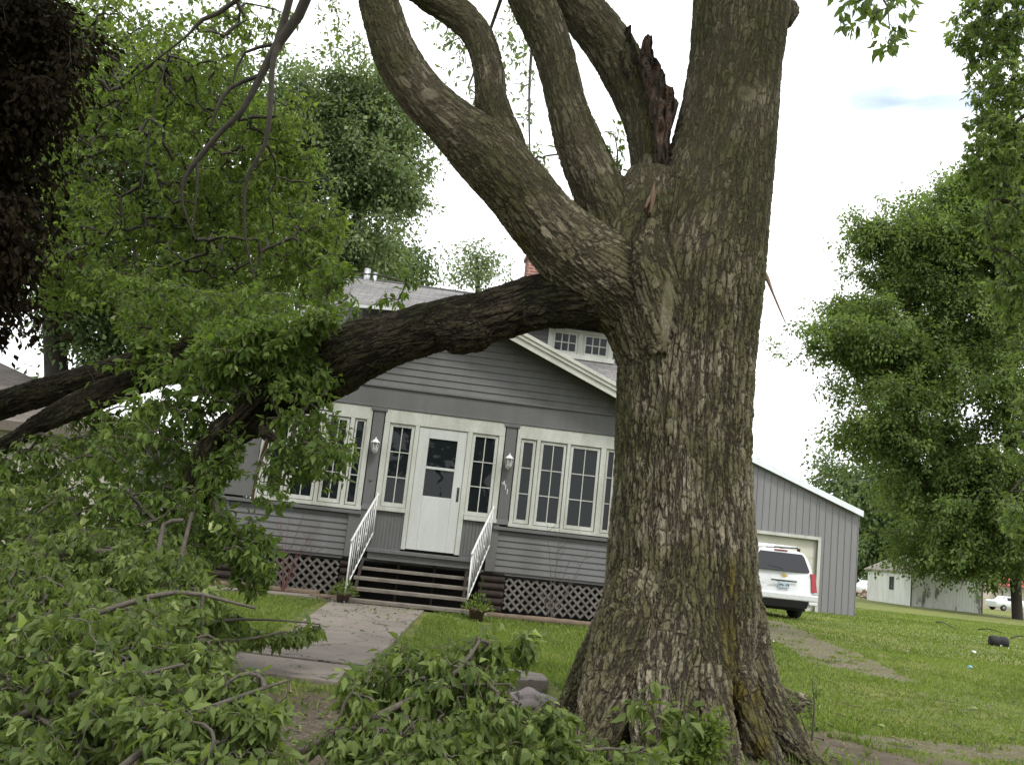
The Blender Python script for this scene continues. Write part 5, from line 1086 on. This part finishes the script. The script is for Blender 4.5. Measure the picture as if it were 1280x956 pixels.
VN = empty('minivan', (vp[0], vp[1], vg), radians(9), 'white minivan seen from behind, parked at the grey metal garage', 'van')
VN.scale = (.94, .94, .96)
def sec(y, sh, hwk, zk):
    """one closed loop: left bottom round to right bottom"""
    pr = [(.80, .34), (.90, .38), (.93, .52), (.945, .80), (.94, 1.02), (.915, 1.10), (.86, 1.38), (.78, 1.62), (.68, 1.735), (.45, 1.785), (.15, 1.80)]
    L_ = []
    for s_ in (1, -1):
        q = [(s_*x*hwk, y+(max(0, z-.98)*sh), z if z < 1.05 else 1.05+(z-1.05)*zk) for x, z in (pr if s_ > 0 else pr[::-1])]; L_ += q
    return L_
loft([sec(.05, .36, .955, .99), sec(.12, .34, .99, 1), sec(.5, .2, 1, 1), sec(1.4, 0, 1, 1), sec(2.6, 0, 1, 1), sec(3.05, -.25, 1, .99), sec(3.75, -1.1, 1, .96), sec(4.0, -.2, .99, .10), sec(4.55, -.1, .96, .02), sec(4.78, 0, .85, .0)], VW, 'body', VN)
mb = MB(); zs = [(1.24, .775), (1.30, .765), (1.62, .655), (1.70, .60)]
def ry_(z): return .05+max(0, z-.98)*.36-.012
poly = [(-.735, 1.225), (.735, 1.225), (.775, 1.27), (.665, 1.63), (.60, 1.70), (-.60, 1.70), (-.665, 1.63), (-.775, 1.27)]
n_ = len(poly); mb.add([(x, ry_(z), z) for x, z in poly]+[(x, ry_(z)+.03, z) for x, z in poly], [tuple(range(n_)), tuple(range(2*n_-1, n_-1, -1))]+[(i, n_+i, n_+(i+1) % n_, (i+1) % n_) for i in range(n_)]); mb.build('rear_window', TINT, VN, .01)
for s_ in (-1, 1):
    for y0, y1 in ((.62, 1.62), (1.70, 2.62), (2.70, 3.35)):
        mb = MB(); t_ = .34 if y0 < 1 else 0
        P = [(s_*.922, y0, 1.13), (s_*.922, y1, 1.13), (s_*.80, y1-(.1 if y1 > 3 else 0), 1.58), (s_*.80, y0+t_*.3, 1.58)]
        mb.add(P+[(x-s_*.02, y, z) for x, y, z in P], [(0,1,2,3),(7,6,5,4),(0,4,5,1),(1,5,6,2),(2,6,7,3),(3,7,4,0)]); mb.build('side_window', TINT, VN)
    mb = MB(); mb.hexa([(s_*.80, .01, .74), (s_*.965, .03, .74), (s_*.972, .30, .76), (s_*.81, .2, .76), (s_*.775, .075, 1.22), (s_*.925, .11, 1.22), (s_*.925, .26, 1.22), (s_*.78, .2, 1.22)]); tl_ = mb.build('tail_light', REDL, VN, .012)
    mb = MB(); mb.box(min(s_*.855, s_*.94), max(s_*.855, s_*.94), .026, .05, .70, .735); mb.build('reversing_lens', plain('clear_lens', (.6, .6, .6), .2), tl_)
    mb = MB(); mb.tube([(s_*.62, .5, 1.80), (s_*.62, .62, 1.86), (s_*.63, 2.6, 1.87), (s_*.63, 2.75, 1.79)], .018, 6)
    for yy in (.55, 1.6, 2.65): mb.box(s_*.62-.03, s_*.62+.03, yy-.04, yy+.04, 1.76, 1.85)
    mb.build('roof_rail', BLK, VN)
    mb = MB(); mb.box(min(s_*.93, s_*1.08), max(s_*.93, s_*1.08), 3.2, 3.32, 1.08, 1.24); mb.build('door_mirror', VW, VN, .03)
    wheel(VN, s_*.80, .98, .34, .22, s_); wheel(VN, s_*.80, 3.85, .34, .22, s_)
for yy in (.7, 2.1): mb = MB(); mb.tube([(-.62, yy, 1.885), (.62, yy, 1.885)], .02, 6); mb.build('roof_crossbar', CHR, VN)
mb = MB(); mb.hexa([(-.95, -.05, .50), (.95, -.05, .50), (.95, .2, .50), (-.95, .2, .50), (-.955, -.06, .66), (.955, -.06, .66), (.955, .2, .69), (-.955, .2, .69)]); mb.box(-.95, -.70, -.04, .2, .40, .505); mb.box(.70, .95, -.04, .2, .40, .505); mb.build('bumper', VW, VN, .025)
mb = MB(); mb.hexa([(-.68, .02, .30), (.68, .02, .30), (.68, .3, .30), (-.68, .3, .30), (-.70, -.045, .499), (.70, -.045, .499), (.70, .3, .499), (-.70, .3, .499)]); mb.box(-.8, .8, .35, 3.4, .22, .36); mb.build('underbody', BLK, VN, .01)
mb = MB(); mb.box(-.38, .38, .005, .04, .985, 1.03); mb.build('hatch_garnish', VW, VN, .012)
mb = MB(); mb.box(-.36, .36, .034, .046, .955, .984); mb.build('hatch_recess', BLK, VN)
mb = MB(); mb.box(-.155, .155, .022, .045, .79, .945); pl = mb.build('licence_plate', plain('pale_blue_plate', (.42, .52, .58), .4), VN, .004)
text_mesh('plate_lettering', 'JM6 178', .085, BLK, pl, (0, .019, .862))
mb = MB(); mb.prism([(-.10, 1.085), (-.035, 1.085), (-.045, 1.055), (.035, 1.055), (.045, 1.085), (.10, 1.085), (.085, 1.125), (.03, 1.125), (.02, 1.155), (-.05, 1.155), (-.04, 1.125), (-.085, 1.125)], .035, .06); mb.build('gold_emblem', GOLD, VN)
mb = MB(); mb.box(-.80, -.52, .040, .05, .865, .885); mb.build('badge', CHR, VN)
mb = MB(); mb.box(-.19, .19, .30, .36, 1.745, 1.775); mb.build('brake_light', REDL, VN, .004)
mb = MB(); mb.tube([(.0, .14, 1.25), (-.05, .15, 1.29), (-.42, .17, 1.33)], .010, 5); mb.build('wiper', BLK, VN)
# distant cars
def car(px, py, Y, rz, label, L_=4.5, mat=VW):
    p = at(px, py, Y); o = empty('parked_car', (p[0], p[1], ground(p[0], p[1])), rz, label, 'car', 'cars parked far behind')
    def s2(y, zt, k): return [(x*k, y, min(z, zt)) for x, z in ((.75, .3), (.86, .5), (.88, .8), (.84, .95), (.7, 1.35), (.5, 1.42), (-.5, 1.42), (-.7, 1.35), (-.84, .95), (-.88, .8), (-.86, .5), (-.75, .3))]
    loft([s2(0, .85, .9), s2(.15, .98, .97), s2(.7, 1.0, 1), s2(1.2, 1.42, 1), s2(2.7, 1.42, 1), s2(3.3, .98, 1), s2(4.3, .85, .95), s2(4.45, .7, .85)], mat, 'body', o)
    mb = MB(); mb.box(-.84, .84, 1.25, 2.75, 1.0, 1.30); mb.hexa([(-.7, .72, 1.01), (.7, .72, 1.01), (.7, 3.2, 1.01), (-.7, 3.2, 1.01), (-.62, 1.13, 1.36), (.62, 1.13, 1.36), (.62, 2.75, 1.36), (-.62, 2.75, 1.36)]); mb.build('windows', TINT, o)
    for s_ in (-1, 1):
        for y in (.8, 3.6): wheel(o, s_*.78, y, .31, .2, s_)
    return o
car(1066, 742, 80, radians(-70), 'white car far behind, showing at the right edge of the metal garage')
car(1238, 760, 95, radians(-80), 'pale car far off between the white shed and the right-hand maple')

# ------------------------------------------------------------------ peeling shed
PEEL = paint('peeling_white_boards', (.66, .68, .62), (.35, .34, .3), .5, .8, sc=2, bump=.003, peel=(1.9, .545, (.17, .16, .145)))
PEEL2 = paint('white_boards', (.66, .68, .62), (.35, .34, .3), .5, .8, sc=2, bump=.003, peel=(2.2, .66, (.2, .19, .17)))
sp = onz(1138, 757, .345); SA = radians(3); SH_ = empty('old_shed', (sp[0], sp[1], ground(sp[0], sp[1])), SA, 'old white wooden shed with peeling boards and mossy gable roof', 'shed')
k_ = sp[1]/66; W_, D_, E_, R_ = 5.0*k_, 6.4, 2.15, 3.35
def gts(x): return E_+(R_-E_)*(1-abs(x-W_/2)/(W_/2))
mb = MB(); x = 0
while x < W_-.05: xe = min(x+.2, W_); mb.prism([(x+.006, -.2), (xe-.006, -.2), (xe-.006, gts(xe)), (x+.006, gts(x))], 0, .03); x += .2
mb.prism([(0, -.2), (W_, -.2), (W_, E_), (W_/2, R_), (0, E_)], .031, .06); mb.build('gable_wall', PEEL, SH_)
mb = MB(); mb.box(-.0, .03, .061, D_, -.2, E_); mb.box(W_-.03, W_, .061, D_, -.2, E_); mb.prism([(0, -.2), (W_, -.2), (W_, E_), (W_/2, R_), (0, E_)], D_-.03, D_)
y = .2
while y < D_: mb.box(-.012, -.001, y, y+.03, -.2, E_); y += .35
mb.build('side_wall', PEEL2, SH_)
mb = MB()
for s_ in (-1, 1):
    ex = W_/2+s_*(W_/2+.22); ez_ = E_-.22*(R_-E_)/(W_/2)+.03
    mb.hexa([(W_/2, -.2, R_+.03), (ex, -.2, ez_), (ex, D_+.2, ez_), (W_/2, D_+.2, R_+.03), (W_/2, -.2, R_+.10), (ex, -.2, ez_+.07), (ex, D_+.2, ez_+.07), (W_/2, D_+.2, R_+.10)])
o = mb.build('shed_roof', shinglemat('lichened_shingles', (.33, .31, .26), (.22, .2, .16), .2, .5), SH_); roof_uv(o)
mb = MB(); mb.box(-.04, .0, 2.4, 3.0, .9, 1.75); w_ = mb.build('window', DTWIG, SH_); mb = MB(); mb.box(-.05, -.041, 2.46, 2.94, .96, 1.69); mb.build('pane', GLASS, w_)
mb = MB(); mb.box(-.03, .05, -.03, .0, -.1, E_); mb.box(W_-.05, W_+.03, -.03, 0, -.1, E_); mb.build('corner_trim', plain('bare_grey_board', (.12, .10, .085), .9), SH_)
# farther building with a red sign panel
bp = at(1228, 764, 98); BB = empty('distant_building', (bp[0], bp[1], ground(bp[0], bp[1])), SA, 'distant cream building with red awning right of the old shed', 'building')
mb = MB(); mb.box(0, 7.5, 0, 6, -.2, 3.4); mb.box(-.1, 7.6, -.15, 6.1, 3.4, 3.6); mb.build('wall', paint('cream_wall', (.5, .44, .34), (.3, .26, .2), .4), BB)
mb = MB(); mb.hexa([(1.2, -.9, 2.5), (5.2, -.9, 2.5), (5.2, 0, 2.5), (1.2, 0, 2.5), (1.2, -.3, 3.3), (5.2, -.3, 3.3), (5.2, 0, 3.3), (1.2, 0, 3.3)]); mb.build('awning', plain('red_awning', (.42, .05, .05), .6), BB)
mb = MB(); mb.box(2.0, 3.6, -.04, -.001, .2, 2.1); mb.build('door', WHITE, BB)
# rubble heap
mb = MB(); rg = np.random.default_rng(77)
for i in range(60):
    p = at(1096+rg.normal()*7, 747, 72); z0_ = ground(p[0], p[1])+rg.random()*.5*(1-min(1, abs(rg.normal())*.5)); a = rg.uniform(0, pi); L_ = rg.uniform(.3, 1.3); c = np.array([p[0], p[1]+rg.normal()*.8, z0_+.1]); d = np.array([cos(a), sin(a), rg.normal()*.5])*L_/2
    mb.tube([c-d, c+d], rg.uniform(.05, .12), 4)
o = mb.build('rubble_heap', paint('broken_boards_and_brick', (.34, .25, .2), (.2, .13, .1), .8, .9, streak=False)); tag(o, 'low heap of broken boards and bricks beside the shed', 'rubble', None, 'stuff')
# small things in the yard
p = onz(1248, 810, ground(*at(1248, 810, 17)[:2])); r = .14
mb = MB(); mb.lathe((0, 0, r), [(r*.55, -.20), (r*.9, -.19), (r, -.15), (r*1.02, -.05), (r*.86, -.01), (r*.86, .01), (r*1.0, .05), (r*.98, .15), (r*.85, .19), (r*.5, .2)], 22, 'x')
TB = empty('black_tub', p, radians(-8), 'black two-lobed plastic tub lying on the right lawn', 'tub'); mb.build('shell', BLK, TB, 0, True)
mb = MB(); mb.box(-.015, .03, -r-.01, -r+.02, .03, .09); mb.build('tag', plain('pale_tag', (.6, .6, .58), .6), TB)
def scrap(px, py, r_, mat, label):
    p = onz(px, py, ground(*at(px, py, 15)[:2])); bm = bmesh.new(); bmesh.ops.create_icosphere(bm, subdivisions=3, radius=r_)
    for v in bm.verts: v.co *= 1+.45*mnoise.noise(v.co*30+Vector((px, 0, 0))); v.co.z *= .5
    me = bpy.data.meshes.new('litter'); bm.to_mesh(me); bm.free(); o = link('litter', me, mat, None); o.location = (p[0], p[1], p[2]+r_*.4); tag(o, label, 'litter', 'scraps of litter on the lawn')
scrap(1217, 816, .05, plain('white_paper', (.8, .8, .78), .7), 'crumpled white paper scrap nearest the black tub')
scrap(1212, 835, .045, plain('blue_plastic', (.2, .42, .6), .4), 'pale blue plastic scrap in front of the white one')
for (a_, b_, lab) in (((1170, 777, 40), (1196, 787, 38), 'dark fallen stick behind the black tub, the left one'), ((1222, 787, 36), (1252, 791, 35), 'dark fallen stick behind the black tub, the middle one'), ((1264, 797, 28), (1290, 799, 28), 'grey fallen stick at the right edge')):
    A_ = onz(a_[0], a_[1], .3); B_ = onz(b_[0], b_[1], .3); A_[2] = ground(*A_[:2])+.03; B_[2] = ground(*B_[:2])+.04
    S = spline([A_, (A_+B_)/2+np.array([0, .1, .06]), B_], .15); V, Q = tube_np(S, np.linspace(.022, .01, len(S)), 6); tag(link('stick', np_mesh('stick', V, [Q]), DTWIG, None, True), lab, 'stick', 'sticks on the far lawn')
# power lines
for i, (y0, y1) in enumerate(((566, 575), (571, 583), (596, 601))):
    A_ = at(935, y0, 62); B_ = at(1050, y1, 66); d = B_-A_; t = np.linspace(-2.2, 3.2, 60)[:, None]; P = A_+d*t; P[:, 2] += ((t[:, 0]-.5)**2-.25)*.35
    V, Q = tube_np(P, .022, 5); tag(link('power_line', np_mesh('power_line', V, [Q]), plain('cable_grey', (.12, .12, .13), .6)), ('upper', 'middle', 'lower')[i]+' power line crossing the sky above the garage roof', 'power line', 'power lines')
# hedge-like far tree belt closing the horizon
rg = np.random.default_rng(91); xs = rg.uniform(-160, 260, 26000); ys = 170+rg.normal(size=26000)*8; hh = (5+9*vnoise(xs, ys*0, .05, 3)+4*vnoise(xs, ys*0, .21, 4))*rg.random(26000)**.7
o = leaves_mesh('distant_woods', np.column_stack([xs, ys, gz(xs, ys)+hh]), rg.normal(size=(26000, 3)), rg.uniform(.9, 1.9, 26000), LEAF_B, None, LT_FAR, rg, None, 1); tag(o, 'far belt of dark trees along the horizon', 'woods', None, 'stuff')

# ------------------------------------------------------------------ the maple's own high crown and the trees across the street, which shade the front yard
rg = np.random.default_rng(101)
hi_line = np.array([[2.0, 7.4, 8.2, .30], [1.6, 5.5, 9.6, .22], [.5, 3.0, 10.2, .14], [-1.5, 0.5, 10.5, .08]]); hi2 = np.array([[1.7, 6.0, 9.2, .2], [4.0, 3.5, 10, .12], [6.5, 1.5, 10.4, .06]])
tg = np.column_stack([rg.uniform(-6.5, 6, 330), rg.uniform(-5, 5.6, 330), rg.uniform(8.2, 12.5, 330)])
V, Q, Nd, ends = grow([spline(hi_line, .3), spline(hi2, .3)], tg, .5, .05, rg, r0=.006, rmax=.08); Vs, Qs, b = [V], [Q], len(V)
for l in (hi_line, hi2): l = spline(l, .3); v, q = tube_np(l[:, :3], l[:, 3], 8); Vs.append(v); Qs.append(q+b); b += len(v)
child(link('high_bough', np_mesh('high_bough', np.vstack(Vs), [np.vstack(Qs)]), DTWIG, None, True), MT)
P, D, S, TT = sprays(Nd, ends, 26, .32, .17, rg, .5); child(leaves_mesh('high_foliage', P, D, S, LEAF_R, None, LT_FAR, rg, TT, .8), MT)
sp_ = (-14.0, -24.0); st0 = empty('street_tree', (sp_[0], sp_[1], 0), 0, 'leafy street tree on the far side of the road behind the viewer', 'tree', 'trees across the street')
ln = np.array([[0, 0, -.2, .35], [.1, 0, 3, .28], [0, .2, 7, .18], [.1, 0, 11, .06]])+np.array([sp_[0], sp_[1], 0, 0])
sv, q = tube_np(spline(ln, .4)[:, :3], spline(ln, .4)[:, 3], 10); child(link('trunk', np_mesh('trunk', sv, [q]), DTWIG, None, True), st0)
u = rg.normal(size=(420, 3)); u /= np.linalg.norm(u, axis=1)[:, None]; tg = u*(rg.random((420, 1))**.4)*np.array([5, 5, 4.6])+np.array([sp_[0], sp_[1], 7.2])
V, Q, Nd, ends = grow([spline(ln, .4)], tg, .6, .05, rg, r0=.01, rmax=.12); child(link('branches', np_mesh('branches', V, [Q]), DTWIG, None, True), st0)
P, D, S, TT = sprays(Nd, ends, 34, .5, .32, rg, .4); child(leaves_mesh('crown', P, D, S, LEAF_B, None, LT_FAR, rg, TT, 1), st0)
for x, y, a in ((-5, -26, .7), (4, -24, 2.1), (13, -27, 3.5), (-24, -25, 4.2), (23, -24, 5.1)):
    c = copy_tree(st0); c.location = (x, y, 0); c.rotation_euler = (0, 0, a)

downed('leafy sprays lying left of the front walk on the dark grass', [[(230, 800, 7.6, 3), (300, 800, 7.9, 2), (350, 790, 8.2, 1.2)]], [(300, 800, 8.0, 50, 14, .5, 1), (360, 795, 8.3, 30, 10, .3, .4)], 70, 28)

rg = np.random.default_rng(303); m_ = MB()
for i in range(420):
    x, y = rg.uniform(-5.5, 6.5), rg.uniform(4.5, 15); z = ground(x, y)+.03; a = rg.uniform(0, pi); L_ = rg.uniform(.05, .28); p0 = np.array([x, y, z]); d = np.array([cos(a), sin(a), rg.normal()*.12])*L_
    m_.tube([p0, p0+d*.5+rg.normal(size=3)*.012, p0+d], [.004, .0035, .002], 4, False)
tag(m_.build('twig_litter', TWIG), 'small broken twigs strewn over lawn, path and verge', 'twigs', None, 'stuff')
